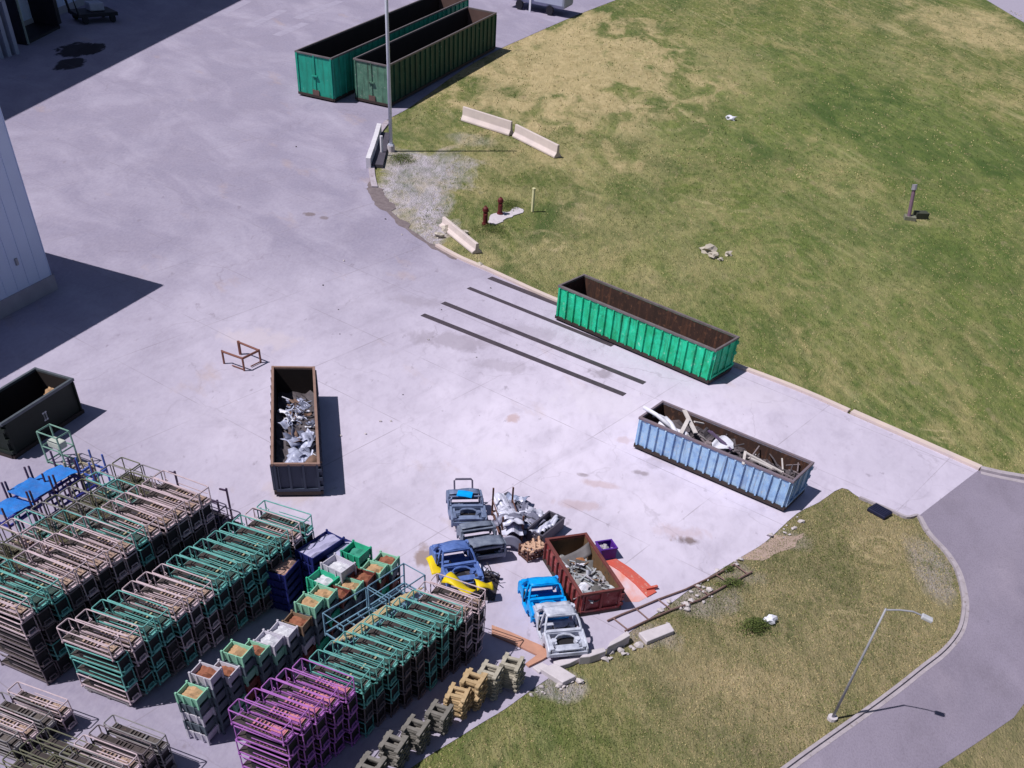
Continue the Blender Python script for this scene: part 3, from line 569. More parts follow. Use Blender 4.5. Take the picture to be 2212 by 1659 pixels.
def a_bin(c,pos,rz,L,Wd,T,label,group,fill=None,lvl=.6,name='stacking_bin'):
    t=thing(name,label,'bin',pos,rz,group); link('shell',bin_mesh(c,L,Wd,T,0),t)
    for s,(x,y) in enumerate(((0,0),(L,0),(L,Wd),(0,Wd))):
        key=('cp',c,round(T,2)); 
        if key not in _bp:
            q=MB(); q.box((0,0,T/2+.02),(.07,.07,T+.03)); _bp[key]=q.mesh('corner_post',BMAT[c])
        o=link('corner_post',_bp[key],t); o.location=(x,y,0)
    if fill is not None:
        q=MB(); rr=random.Random(int(pos[0]*100)); q.grid(lambda a,b:(.06+(L-.12)*a,.06+(Wd-.12)*b,T*lvl+.05*rr.uniform(-1,1)+.08*math.sin(3*a+rr.random()*.2)),6,5); q.build('lining',fill,t)
    return t
BH=.42
fr0=G(424.7,1513,2.1); fr1=G(846,1222,2.1); fr0.z=fr1.z=0
nb_=15; dBn=(fr1-fr0)/(nb_-1); rzB=math.atan2(uC.y,uC.x)+R(3); uBn=Vector((math.cos(rzB),math.sin(rzB),0)); vBn=Vector((-uBn.y,uBn.x,0))
LB=.80; WB=abs(dBn.dot(vBn))*.95
topc='gwwggwwbggrgrggrb'; fills=[CARD,REDF,REDF,CARD,REDF,WHF,WHF,REDF,CARD,CARD,REDF,CARD,REDF,CARD,REDF]
nn_=[5,6,5,6,5,5,5,5,6,6,5,5,5,5,5]
bcol='s s r s s r s s'.split()
for i in range(nb_):
    for k in range(nn_[i]):
        top=k==nn_[i]-1; rr=random.Random(i*13+k); cc=topc[i] if top else rr.choice('sssrsgw' if i<8 else 'ssrse')
        pos=fr0+dBn*i-uBn*LB+Vector((0,0,BH*k))+vBn*rr.uniform(-.015,.015)
        tn=['topmost','second from top','third from top','fourth from top','fifth from top','lowest'][nn_[i]-1-k]
        a_bin(cc,pos,rzB,LB,WB,BH,'%s bin, %s in %s stack from near end of bin row'%(BINC[cc][0],tn,ORD[i]),'stacked bins between the rack rows',fills[i] if top else None,.62)
# deeper bins of the second row and the long navy bins
def bin_stack(c,front,left,z,n,T,lab,group,fill=None,lvl=.5,right=None,name='stacking_bin'):
    A=G(*front,z); B=G(*left,z); Cc=G(*right,z); A.z=B.z=Cc.z=0
    Lx=(A-B).length; rz=math.atan2((A-B).y,(A-B).x); v=Vector((-math.sin(rz),math.cos(rz),0)); Wd=abs((Cc-A).dot(v))
    for k in range(n):
        a_bin(c,B+Vector((0,0,z-T*(n-k))),rz,Lx,Wd,T-.004,'%s, %s of its stack'%(lab,['topmost','second','third','fourth','fifth','sixth','seventh'][n-1-k]) if n>1 else lab,group,fill if k==n-1 else None,lvl,name)
bin_stack('w',(736.7,1237.7),(693.7,1216.7),2.45,1,.5,'pale grey slatted bin with clear wrap standing above the green bins','bins beside the navy bins',WHF,.5,(768.7,1217.7))
bin_stack('s',(736.7,1237.7),(693.7,1216.7),1.95,4,.487,'slate bin under the pale slatted bin','bins beside the navy bins',None,.5,(768.7,1217.7))
bin_stack('e',(705.7,1267.7),(662.7,1248.7),2.2,5,.44,'bright green bin beside the navy stack','bright green bins',WHF,.4,(732.7,1245.7))
bin_stack('e',(775,1205),(737,1190),1.9,4,.475,'bright green bin by the far navy bin','far green bins',mat('teal_fill',(.05,.30,.22),(.03,.2,.15),.8),.5,(810,1186))
bin_stack('n',(615,1245),(573.7,1233.5),1.75,5,.35,'long navy bin with tan board, nearest of the navy stacks','navy bins near',mat('tan_board',(.42,.27,.22),(.36,.22,.2),.9,scale=3),.9,(665,1215),name='long_bin')
bin_stack('n',(675,1207),(638.7,1188.5),1.95,5,.39,'long navy bin with lavender sheet, middle navy stack','navy bins middle',LAV,.75,(740,1162),name='long_bin')
bin_stack('n',(727,1212),(694,1197),1.70,4,.425,'long navy bin with pale sheet, farthest navy stack','navy bins far',LAV,.75,(789,1182),name='long_bin')

# ---------------------------------------------------------------- blue frames with tubes between bins and right row
MBF=mat('steel_blue_paint',(.20,.36,.48),(.10,.18,.30),.6,.1,scale=3)
def frame_rack(near_l,far_l,near_r,z,H,label,group,mt,name='parts_rack'):
    A=G(*near_l,z); B=G(*far_l,z); Cc=G(*near_r,z); zz=z-H; A.z=B.z=Cc.z=0
    L=(B-A).length; rz=math.atan2((B-A).y,(B-A).x); v=Vector((-math.sin(rz),math.cos(rz),0)); Wd=(Cc-A).dot(v); 
    t=thing(name,label,'rack',A+Vector((0,0,zz)),rz,group); s=1 if Wd>0 else -1; Wd=abs(Wd)
    tr=MB(); tr.tube([(0,0,H),(L,0,H),(L,s*Wd,H),(0,s*Wd,H)],.028,6,closed=True); tr.build('top_rail',mt,t)
    for x in (0,L):
        for y in (0,s*Wd):
            p=MB(); p.bar((x,y,0),(x,y,H),.05); p.build('corner_post',mt,t)
    b=MB()
    for y in (0,s*Wd): b.bar((0,y,.12),(L,y,.12),.05,.07); b.bar((0,y,H*.5),(L,y,H*.5),.03)
    for k in range(5): b.bar((L*k/4,0,.121),(L*k/4,s*Wd,.121),.04,.06)
    b.build('base_frame',mt,t); return t,L,Wd*s
t,L1,W1=frame_rack((697.7,1324.7),(790.7,1269.7),(754.7,1346),2.75,1.0,'nearer steel blue parts frame between the bins and green racks','steel blue parts frames',MBF)
t,L1,W1=frame_rack((794.7,1266.7),(872,1217),(850,1287),2.75,1.0,'farther steel blue parts frame beside the brown bins','steel blue parts frames',MBF)
dup(t,G(794.7,1266.7,2.75)*1+Vector((0,0,-2.0)),t.rotation_euler.z,'lower steel blue parts frame under the farther one'); 
TUB=mat('tan_tube',(.50,.38,.22),(.40,.32,.20),.8,scale=3); SLV=mat('silver_tube',(.40,.44,.52),(.3,.33,.4),.4,.5)
for k in range(11):
    m_=TUB if k%2 or k>7 else SLV
    a_=(735+k*5.2,1398-k*1.2-k*k*.1); P_=G(712+k*6,1392-k*2,2.3); Q_=G(862+k*5,1290-k*2,2.3)
    mb=MB(); mb.tube([P_,P_.lerp(Q_,.5)+Vector((0,0,.05)),Q_],.05 if k%2 else .035,7)
    tag(mb.build('steel_tube',m_),'tan coated tube lying across the green racks by the blue frames' if m_ is TUB else 'silver tube lying across the green racks by the blue frames','tube','tubes lying on the green racks')
# ---------------------------------------------------------------- blue sheets and posts at the far left
MBL=mat('bright_blue_sheet',(.02,.22,.72),(.05,.14,.45),.45,scale=2.5,spots=(.20,.26,.50),spot=.62); MBLD=mat('deep_blue_steel',(.02,.03,.28),(.02,.02,.14),.5); MPO=mat('dark_post',(.05,.03,.09),(.09,.05,.09),.6)
def blue_rack(u,v,z,label,sheet=True,col=MBLD,L=1.5,Wd=1.25,H=1.5):
    p=G(u,v,z); p.z=z-1.1
    t=thing('post_rack',label,'rack',p,rzA+R(90),'post racks with blue sheets')
    b=MB()
    for y in (0,Wd): b.bar((0,y,.7),(L,y,.7),.06,.09)
    for x in (0,L): b.bar((x,0,.7),(x,Wd,.7),.06,.09)
    for y in (0,Wd): b.bar((0,y,.1),(L,y,.1),.06,.09)
    b.bar((0,0,.7),(L,Wd*.5,.35),.05); b.build('base_frame',col,t)
    for x in (0,L):
        for y in (0,Wd):
            q=MB(); q.bar((x,y,-p.z),(x,y,H),.065); q.build('corner_post',MPO if col is MBLD else col,t)
    if sheet:
        s=MB(); s.grid(lambda a,b_:(L*.05+L*.95*a,Wd*(.04+.92*b_),1.02+.035*math.sin(4*a+u)+.09*abs(noise.noise(Vector((a*2.2+u,b_*2.2+v,0))))),10,9,.02); so_=s.build('sheet',MBL,t); so_.rotation_euler=(math.sin(u)*.10,math.cos(v)*.10,math.sin(v)*.12)
    return t
blue_rack(12,1118,1.9,'post rack with a bright blue sheet, nearest the photo left edge')
blue_rack(64,1082,1.9,'post rack with a bright blue sheet, second from photo left edge')
blue_rack(112,1048,1.9,'post rack with a faded blue sheet below green cage')
blue_rack(150,1062,1.7,'empty deep blue post rack beside small racks',False)
blue_rack(196,1012,1.9,'small blue post rack with pale tray at far end of outer row',False,mat('mid_blue_steel',(.05,.12,.5),(.05,.08,.3),.5),.8,.7,1.35)
blue_rack(166,1010,1.9,'tan topped blue post rack next to green cage',False,mat('tan_steel',(.42,.36,.25),(.3,.26,.2),.7),.9,.7,1.1)
t=thing('cage','pale green wire cage between the black container and blue racks','cage',G(104,1000),rzA,None)
m=MB(); gm=mat('pale_green_steel',(.22,.38,.33),(.12,.24,.20),.6)
for z in (1.45,.8,.1): m.tube([(0,0,z),(1.1,0,z),(1.1,.8,z),(0,.8,z)],.035,6,closed=True)
m.build('frame',gm,t)
for x in (0,1.1):
    for y in (0,.8):
        q=MB(); q.bar((x,y,0),(x,y,1.45),.06); q.build('corner_post',gm,t)
q=MB(); q.box((.55,.4,.9),(.7,.5,.3)); q.build('pack',mat('pale_wrap',(.5,.52,.5),(.38,.42,.4),.6),t,bevel=.05)
# stray posts of the dark racks
for k,(u,v,h) in enumerate(((222,1106,0),(492,1072,.35),(470,1085,.1),(380,1030,.25),(565,1112,.3))):
    if k==0: continue
    p=G(u,v,2.1); mb=MB(); mb.bar((p.x,p.y,0),(p.x,p.y,2.1+h),.07); mb.bar((p.x,p.y,2.1+h-.1),(p.x-.35,p.y+.12,2.1+h-.14),.06)
    tag(mb.build('steel_post',MPO),['','tallest dark post at the far end of left row','dark post just left of the tallest one at left row end','dark post between pale left row and open yard','dark post at the far end of middle row'][k],'post','dark posts at the rack row ends')
# lower racks close to the camera at bottom left
rz_=math.atan2(uB_.y,uB_.x)
for i in range(7):
    for k in range(3):
        p=G(338-i*31,1608+i*23,1.55); p.z=0; p=p-uB_*2.1; cc='gmpgomg'[i]
        rack(cc,p+Vector((0,0,.52*k)),rz_+.01*math.sin(i*7+k*3),2.1,.52,.54,'%s rack, %s tier of %s low stack left of bin row'%(RACK_COL[cc][0],['lower','middle','upper'][k],ORD[i]),'low racks at the bottom left',full=k<2)
for i in range(4):
    for k in range(2):
        p=G(128-i*36,1535+i*23,1.1); p.z=0; p=p-uB_*2.2; cc='pgpg'[i]
        rack(cc,p+Vector((0,0,.54*k)),rz_+.02*math.sin(i*5+k),2.1,.55,.56,'%s rack, %s tier of %s pair off the middle row end'%(RACK_COL[cc][0],['lower','upper'][k],ORD[i]),'paired racks at the photo left edge',full=k<1)
for i in range(5):
    for k in range(2):
        p=G(200-i*36,1640+i*26,1.2); p.z=0; p=p-uB_*2.25
        rack('o',p+Vector((0,0,.6*k)),rz_+.015*math.sin(i*3+k),2.1,.52,.62,'olive brown rack, %s tier, in %s stack at photo bottom left corner'%(['lower','upper'][k],ORD[i]),'olive racks at the bottom left corner',full=k<1)

# ---------------------------------------------------------------- timber stacks beside the right row
PALW=mat('weathered_timber',(.46,.42,.37),(.27,.245,.21),.9,scale=4,spots=(.14,.12,.09),spot=.6); PALB=mat('yellow_timber',(.52,.38,.24),(.33,.23,.13),.85,scale=4,spots=(.20,.11,.05),spot=.6); PALD=mat('dark_timber',(.22,.205,.20),(.12,.11,.105),.9,scale=4)
_pp={}
def pallet_parts(m_):
    if m_.name in _pp: return _pp[m_.name]
    out=[]
    for y in (.14,.60):
        q=MB(); q.box((.40,y,.035),(.86,.14,.07)); out.append(('runner',q.mesh('runner',m_)))
    for x in (.10,.70):
        q=MB(); q.box((x,.37,.106),(.15,.92,.07)); out.append(('deck_beam',q.mesh('deck_beam',m_)))
    for y in (.16,.58):
        q=MB(); q.box((.40,y,.104),(.448,.15,.066)); out.append(('cross_beam',q.mesh('cross_beam',m_)))
    _pp[m_.name]=out; return out
for j,(u,v,zt,m_,lab) in enumerate(((1107,1424,1.25,PALW,'farthest timber pallet stack beside the rust plate'),(1060,1440,1.25,PALW,'grey timber pallet stack second from rust plate'),(1022,1462,1.28,PALB,'taller yellow timber pallet stack'),(990,1492,1.1,PALB,'lower yellow timber pallet stack'),(948,1530,1.0,PALD,'dark timber pallet stack past the yellow ones'),(898,1560,1.1,PALD,'second dark timber pallet stack from the yellow ones'),(850,1596,1.1,PALD,'third dark timber pallet stack from the yellow ones'),(800,1640,1.1,PALD,'dark timber pallet stack nearest the photo bottom edge'))):
    p=G(u,v,zt); n=int(zt/.142); rz=rzB+R(2)
    for k in range(n):
        rr=random.Random(j*9+k); t=thing('timber_pallet','one pallet in the '+lab,'pallet',Vector((p.x+rr.uniform(-.04,.04),p.y+rr.uniform(-.04,.04),k*.1425))-Vector((.4*math.cos(rz)-.36*math.sin(rz),.4*math.sin(rz)+.36*math.cos(rz),0)),rz+rr.uniform(-.10,.10),'pallets of the '+lab)
        for nm,me in pallet_parts(m_): link(nm,me,t)

# ---------------------------------------------------------------- stripped car shells
GLAS=mat('shell_dark',(.012,.012,.018),(.02,.018,.022),.8)
def car(label,rear,front,col,L=None,Wd=1.62,roof=True,hood=False,hoop=False,zr=.85,zf=.55,flatfront=False,group='stripped car body shells',trunk=True):
    A=G(*rear,zr); B=G(*front,zf); A.z=B.z=0; d=B-A; L=L or d.length; rz=math.atan2(d.y,d.x)
    t=thing('car_shell',label,'car body',A,rz,group); random.seed(len(label)); h=Wd/2; hw=h*.99
    def side(x): return x*L
    arch=lambda cx,r:[(cx+r*math.cos(q),.20+r*math.sin(q)) for q in [math.pi*(1-i/7) for i in range(8)]]
    for s in (-1,1):
        prof=[(0.01*L,.30)]+[(side(.03),.25)]+arch(side(.20),.33)+[(side(.33),.17),(side(.66),.17)]+arch(side(.80),.33)+[(side(.97),.28),(L,.40),(side(.985),.62 if not flatfront else .85),(side(.90),.74 if not flatfront else .93),(side(.655),.87),(side(.625),.62),(side(.60),.36),(side(.39),.36),(side(.355),.62),(side(.315),.90),(side(.06),.88),(0.,.70)]
        q=MB(); M=Matrix(((1,0,0),(0,0,1),(0,1,0)))
        q.prism(prof,s*h-(.10 if s>0 else 0),s*h+(0 if s>0 else .10),M=M); q.build('body_side',col,t,bevel=.025)
    f=MB(); f.box((L*.47,0,.22),(L*.86,Wd-.22,.06)); f.box((L*.5,0,.30),(L*.5,.22,.14)); f.box((L*.36,0,.36),(.3,Wd-.22,.30)); f.build('floor_pan',col,t)
    rp=MB(); rp.box((.06,0,.58),(.07,Wd-.24,.42)); rp.box((L*.30,0,.86),(.10,Wd-.22,.06)); 
    for y in (-.5,.5): rp.box((.015,y,.62),(.05,.30,.14))
    rp.build('rear_panel',col,t,bevel=.02)
    if trunk:
        k=MB(); k.grid(lambda a,b:(L*(.035+.20*a),(b-.5)*(Wd-.20),.885+.05*noise.noise(Vector((a*3+A.x,b*4,2)))+.035*math.sin(math.pi*b)+.02*a),4,6,.03); k.build('trunk_lid',col,t,smooth=True)
    cw=MB(); cw.box((L*.655,0,.86),(.16,Wd-.2,.07)); cw.box((L*.68,0,.55),(.06,Wd-.22,.55)); cw.box((L*.62,0,.70),(.16,Wd-.24,.10)); cw.build('cowl',col,t,bevel=.02)
    top=1.27; r0,r1=.30,.505
    if roof:
        q=MB(); rw=Wd*.76
        q.grid(lambda a,b:(L*(r0+(r1-r0)*a),(b-.5)*rw*(1-.04*abs(2*a-1)),top+.03*noise.noise(Vector((a*3+L,b*3+A.x,1)))+.05*math.sin(math.pi*b)+.03*math.sin(math.pi*a)-.02*abs(2*b-1)**3),8,10,.045); q.build('roof',col,t,smooth=True)
        hd=MB(); hd.bar((L*r1,-rw/2+.03,top-.02),(L*r1,rw/2-.03,top-.02),.07,.06); hd.bar((L*r0,-rw/2+.03,top-.02),(L*r0,rw/2-.03,top-.02),.08,.06); hd.build('roof_header',col,t)
    for s in (-1,1):
        if roof:
            for (xa,za,xb,w) in ((r1,top-.01,.645,.09),(r0+.005,top-.01,.19,.17)):
                q=MB(); q.tube([(L*xa,s*Wd*.37,za),(L*(xa*.5+xb*.5),s*Wd*.415,(za+.86)/2+.03),(L*xb,s*(h-.08),.84)],w*.55,6); q.build('pillar',col,t)
            q=MB(); q.bar((L*.405,s*Wd*.375,top-.03),(L*.40,s*(h-.06),.55),.07,.12); q.build('pillar',col,t)
        elif not flatfront:
            q=MB(); q.tube([(L*.60,s*(h-.08),.84),(L*.56,s*(h-.10),1.08),(L*.54,s*(h-.14),1.12)],.05,6); q.build('pillar',col,t)
        fr=MB(); fr.bar((L*.68,s*(h-.42),.42),(L*.975,s*(h-.42),.42),.12,.16); fr.bar((L*.68,s*(h-.14),.76),(L*.97,s*(h-.17),.66),.16,.07); fr.grid(lambda a,b:(L*(.74+.13*a),s*(h-.12-.32*b),.50+.26*math.sin(math.pi*a)*(1-.3*b)),6,3,.03); fr.build('inner_fender',col,t)
        st=MB(); st.cyl((L*.80,s*(h-.34)),.17,.50,.76,12,r2=.12); st.build('strut_tower',col,t)
    ix=MB(); ix.tube([(L*.62,-Wd*.40,.74),(L*.615,0,.78),(L*.62,Wd*.40,.74)],.035,5); ix.tube([(L*.60,-.34,.72),(L*.52,-.34,.80)],.03,5)
    for s in (-1,1): ix.box((L*.45,s*.36,.34),(.10,.50,.08)); ix.tube([(L*.34,s*.30,.40),(L*.50,s*.34,.44)],.03,5); ix.bar((L*.385,s*(h-.05),.30),(L*.385,s*(h-.07),.82),.07,.12)
    for k in range(7): a0=Vector((L*random.uniform(.40,.62),random.uniform(-.55,.55),.36)); ix.tube([a0,a0+Vector((random.uniform(-.3,.3),random.uniform(-.3,.3),random.uniform(.05,.25))),a0+Vector((random.uniform(-.5,.5),random.uniform(-.5,.5),.05))],.018,4)
    ix.build('inner_frame',GLAS if roof else col,t)
    fp=MB(); fp.box((L*.955,0,.58 if not flatfront else .78),(.10,Wd-.30,.10)); fp.box((L*.955,0,.34),(.10,Wd-.26,.14)); fp.box((L*.985,0,.42),(.08,Wd-.06,.16))
    for y in (-.52,.52): fp.box((L*.955,y,.48),(.08,.12,.22))
    fp.build('front_panel',col,t,bevel=.02)
    if not hood:
        eb=MB(); eb.box((L*.785,0,.55),(L*.20,Wd*.50,.02)); eb.build('engine_bay',GLAS,t)
        gp=MB(); gp.grid(lambda a,b:(L*(.885+.10*a),(b-.5)*Wd*.56,.68-.05*a+.01*math.sin(3*b)),2,3,.03); gp.build('grille_panel',col,t)
        rg=MB(); rg.tube([(L*.87,-Wd*.26,.68),(L*.76,-Wd*.25,.72),(L*.715,-Wd*.15,.76),(L*.70,0,.77),(L*.715,Wd*.15,.76),(L*.76,Wd*.25,.72),(L*.87,Wd*.26,.68)],.045,6); rg.build('bay_rail',col,t)
    else:
        k=MB(); k.grid(lambda a,b:(L*(.66+.335*a),(b-.5)*(Wd-.10-.06*a),.90+.05*noise.noise(Vector((a*3,b*4+A.y,2)))+.05*math.sin(math.pi*b)+(.04 if flatfront else -.20*a*a)),6,8,.035); k.build('hood',col,t,smooth=True)
        eb=MB(); eb.box((L*.90,0,.45),(.02,Wd*.7,.4)); eb.build('grille',GLAS,t)
    if hoop:
        q=MB(); q.tube([(.05,-.42,.80),(-.10,-.42,1.20),(-.12,-.36,1.26),(-.12,.36,1.26),(-.10,.42,1.20),(.05,.42,.80)],.045,6); q.build('roll_hoop',mat('hoop_steel',(.10,.09,.15),(.15,.13,.2),.6),t)
    return t,L
SIL=mat('bare_silver',(.58,.60,.74),(.36,.38,.50),.5,.1,scale=3,spots=(.20,.17,.19),spot=.64,sharp=.15); GRB=mat('blue_grey_primer',(.19,.24,.40),(.11,.14,.25),.55,.1,scale=3,spots=(.34,.37,.46),spot=.60,sharp=.15)
BLU=mat('faded_blue_body',(.12,.20,.52),(.06,.11,.33),.5,.05,scale=3,spots=(.10,.08,.12),spot=.63,sharp=.15); CYN=mat('cyan_body',(.0,.36,.86),(.0,.22,.66),.45,0,scale=2.5,spots=(.05,.15,.34),spot=.65,sharp=.15)
car('silver stripped car shell with an open black engine bay, in front of cyan one',(1192,1300),(1229,1409),SIL,Wd=1.68)
car('bright cyan car shell with roof, between red container and rack end',(1160,1247),(1190,1330),CYN,Wd=1.66)
car('faded blue car shell with roof, standing over yellow panels',(966,1170),(1007,1258),BLU,Wd=1.66)
car('blue grey open car shell with a raised hoop at its rear, farthest from racks',(1001,1056),(1014,1126),GRB,Wd=1.64,roof=False,hoop=True,trunk=True)
car('dark grey open car shell with flat hood, between the hooped one and faded blue',(1024,1128),(1056,1196),mat('dark_primer',(.20,.23,.32),(.11,.13,.20),.55,.05,scale=3,spots=(.32,.33,.40),spot=.61,sharp=.15),Wd=1.66,roof=False,hood=True,flatfront=True)
mb=MB(); q=G(1006,1062,.95); mb.grid(lambda a,b:(q.x-.35+.7*b,q.y-.05-.5*a,1.0+.03*math.sin(3*b)),3,4,.02)
tag(mb.build('loose_panel',CYN),'small cyan panel lying on the rear of the hooped car shell','panel')
# yellow panels, pale panels round the blue shell
def curved(name,label,cat,u,v,z,w,l,rz,m_,bend=.25,tw=.1,group=None,th=.02,tilt=0):
    p=G(u,v,z); mb=MB(); mb.grid(lambda a,b:((a-.5)*l,(b-.5)*w*(1-.25*a),bend*(1-(2*b-1)**2)+tw*math.sin(4*a+2*b)+.03*noise.noise(Vector((a*5+u,b*5+v,0)))),8,6,th)
    o=mb.build(name,m_,None,smooth=True); o.location=p; o.rotation_euler=(tilt,tilt*.5,rz); return tag(o,label,cat,group)
YEL=mat('yellow_paint',(.72,.56,.0),(.60,.42,.02),.45,scale=3)
WHP=mat('white_panel',(.62,.62,.78),(.48,.48,.64),.4,.1,scale=3)
curved('car_fender','bright yellow fender lying left of the faded blue car shell','car panel',942,1221,.40,.75,1.1,R(-70),YEL,.10,.10)
curved('car_fender','yellow panel sticking out under the front of faded blue shell','car panel',992,1264,.75,.75,1.35,R(-30),YEL,.10,.14)
curved('car_fender','small yellow panel right of the blue shell, near the pale rack end','car panel',1046,1264,.7,.70,.75,R(20),YEL,.10,.12)
for k,(u,v,w,l,rz,cm) in enumerate(((1022,1268,.4,.9,40,DARKIN),(1000,1250,.35,.8,-10,GRB),(1030,1245,.3,.9,-35,WHP),(1047,1232,.35,.9,-30,WHP),(1060,1238,.25,.7,5,WHP),(1012,1278,.6,1.,15,GLAS),(985,1262,.4,.7,60,GLAS))):
    curved('sheet_offcut',['dark bent panel under the yellow ones','blue grey bent panel at the nose of the faded blue shell','pale bent panel right of the faded blue shell nose','longest pale panel right of the faded blue shell','pale strip on the ground by the blue shell nose','black sheet beneath the yellow panels','black scrap sheet at left of yellow panels'][k],'scrap panel',u,v,.3,w,l,R(rz),cm,.12,.06)
mb=MB(); q0=G(1012,1266); rr=random.Random(4)
mb.grid(lambda a,b:(q0.x+(a-.5)*2.5,q0.y+(b-.5)*1.9+.35*(a-.5),max(-.01,.62*math.sin(math.pi*a)*math.sin(math.pi*b)+.22*noise.noise(Vector((a*5,b*5,2)))*math.sin(math.pi*a)*math.sin(math.pi*b))),16,12)
for k in range(40):
    c_=q0+Vector((rr.uniform(-1.1,1.1),rr.uniform(-.8,.8),.35+.2*rr.random())); d_=Vector((rr.uniform(-1,1),rr.uniform(-1,1),rr.uniform(-.2,.5))).normalized()*rr.uniform(.15,.4); mb.tube([c_-d_,c_+Vector((0,0,.08)),c_+d_],.025,5)
o=mb.build('scrap_heap',mat('black_scrap',(.03,.028,.04),(.07,.06,.07),.8,.1,scale=6,spots=(.20,.18,.06),spot=.62)); tag(o,'black tangle of scrap under the yellow panels by the faded blue shell','scrap heap',kind='stuff')
# rack with white sheets and its neighbours
SLR=mat('slate_steel',(.07,.07,.11),(.12,.10,.13),.6,.2,scale=2); RST=mat('brown_steel',(.16,.075,.06),(.10,.05,.045),.75,.1,scale=3)
A=G(1083,1176); B=G(1126,1174); Cc=G(1079,1108); u_=(B-A).normalized(); rz=math.atan2(u_.y,u_.x); wl=(B-A).length; dl_=(Cc-A).length*.92
t=thing('sheet_rack','tall brown post rack piled with white pressed sheets beside the car shells','rack',A,rz)
b=MB()
for y in (0,dl_*.5,dl_): b.bar((0,y,.2),(wl,y,.2),.07)
for x in (0,wl): b.bar((x,0,.2),(x,dl_,.2),.07); b.bar((x,0,.75),(x,dl_,.75),.04)
b.build('base_frame',RST,t)
for x in (0,wl):
    for y in (0,dl_): 
        q=MB(); q.bar((x,y,0),(x,y,1.35),.075); q.build('corner_post',RST,t)
va=Vector((-u_.y,u_.x,0)); SHR_=mat('grey_sheet',(.22,.22,.32),(.16,.16,.24),.5,.2)
for k in range(16):
    rr=random.Random(k); yy=dl_*(.10+.055*k); P_=A+u_*(wl*.52)+va*yy+Vector((0,0,.45+.06*(9-k)*.5+.25*rr.random()))
    mb=MB(); w_,l_=wl*(1.05+.3*rr.random()*(k<4)),.55+.3*rr.random()
    w_*=rr.choice([1,.6,.8,.45]); l_*=rr.choice([1,.5,.7]); mb.grid(lambda a,b_:((b_-.5)*w_+rr.uniform(-.01,.01),(a-.5)*l_*2,.10*math.sin(math.pi*b_)+.07*math.sin(6*a+k)+.16*noise.noise(Vector((a*3+k,b_*3,k)))),10,11,.02)
    o=mb.build('pressed_sheet',[WHP,WHP,SHR_][k%3],smooth=k%2==0); o.location=P_; o.rotation_euler=(rr.uniform(-.25,.25),rr.uniform(-.2,.2),rz+rr.uniform(-.3,.3)); tag(o,'white pressed sheet piled in the tall brown post rack','metal sheet','white sheets in the post rack')
mb=MB(); q=G(1105,1168,.45); mb.grid(lambda a,b_:(q.x+(b_-.5)*1.0,q.y-.05-.12*a,q.z+.28*(1-(2*b_-1)**2)-.45*a),5,10,.03); tag(mb.build('round_panel',mat('grey_sheet',(.22,.22,.32),(.16,.16,.24),.5,.2),smooth=True),'grey rounded panel at the near end of the sheet rack','panel')
CRW=[WHP,SHR_,WHP,mat('dark_crush',(.05,.05,.075),(.09,.09,.13),.6,.1,scale=4),mat('blue_crush',(.26,.30,.46),(.18,.21,.34),.5,.1,scale=4)]
for k in range(34):
    rr=random.Random(k+300); f=rr.random(); u,v=1094+62*f+rr.gauss(0,9),1098+40*f+rr.gauss(6,15); q=G(u,v); mb=MB(); w_,l_=rr.uniform(.2,.5),rr.uniform(.3,.75)
    if k%4==0:
        d_=Vector((rr.uniform(-1,1),rr.uniform(-1,1),rr.uniform(-.1,.25))).normalized()*.5; mb.tube([-d_,Vector((0,0,.07)),d_],.045,6)
    else: mb.grid(lambda a,b_:((a-.5)*l_*2,(b_-.5)*w_*2,.16*noise.noise(Vector((a*2.6+k,b_*2.6,k)))+.08*math.sin(5*a+k)),7,6,.02)
    o=mb.build('crushed_panel',CRW[k%5],smooth=k%2==0); o.location=q+Vector((0,0,.18+.40*rr.random()*(1-f*.4))); o.rotation_euler=(rr.uniform(-.35,.35),rr.uniform(-.35,.35),rr.uniform(0,6)); tag(o,'crushed panel in the pile between the sheet rack and dark tray','panel','crushed panels by the sheet rack')
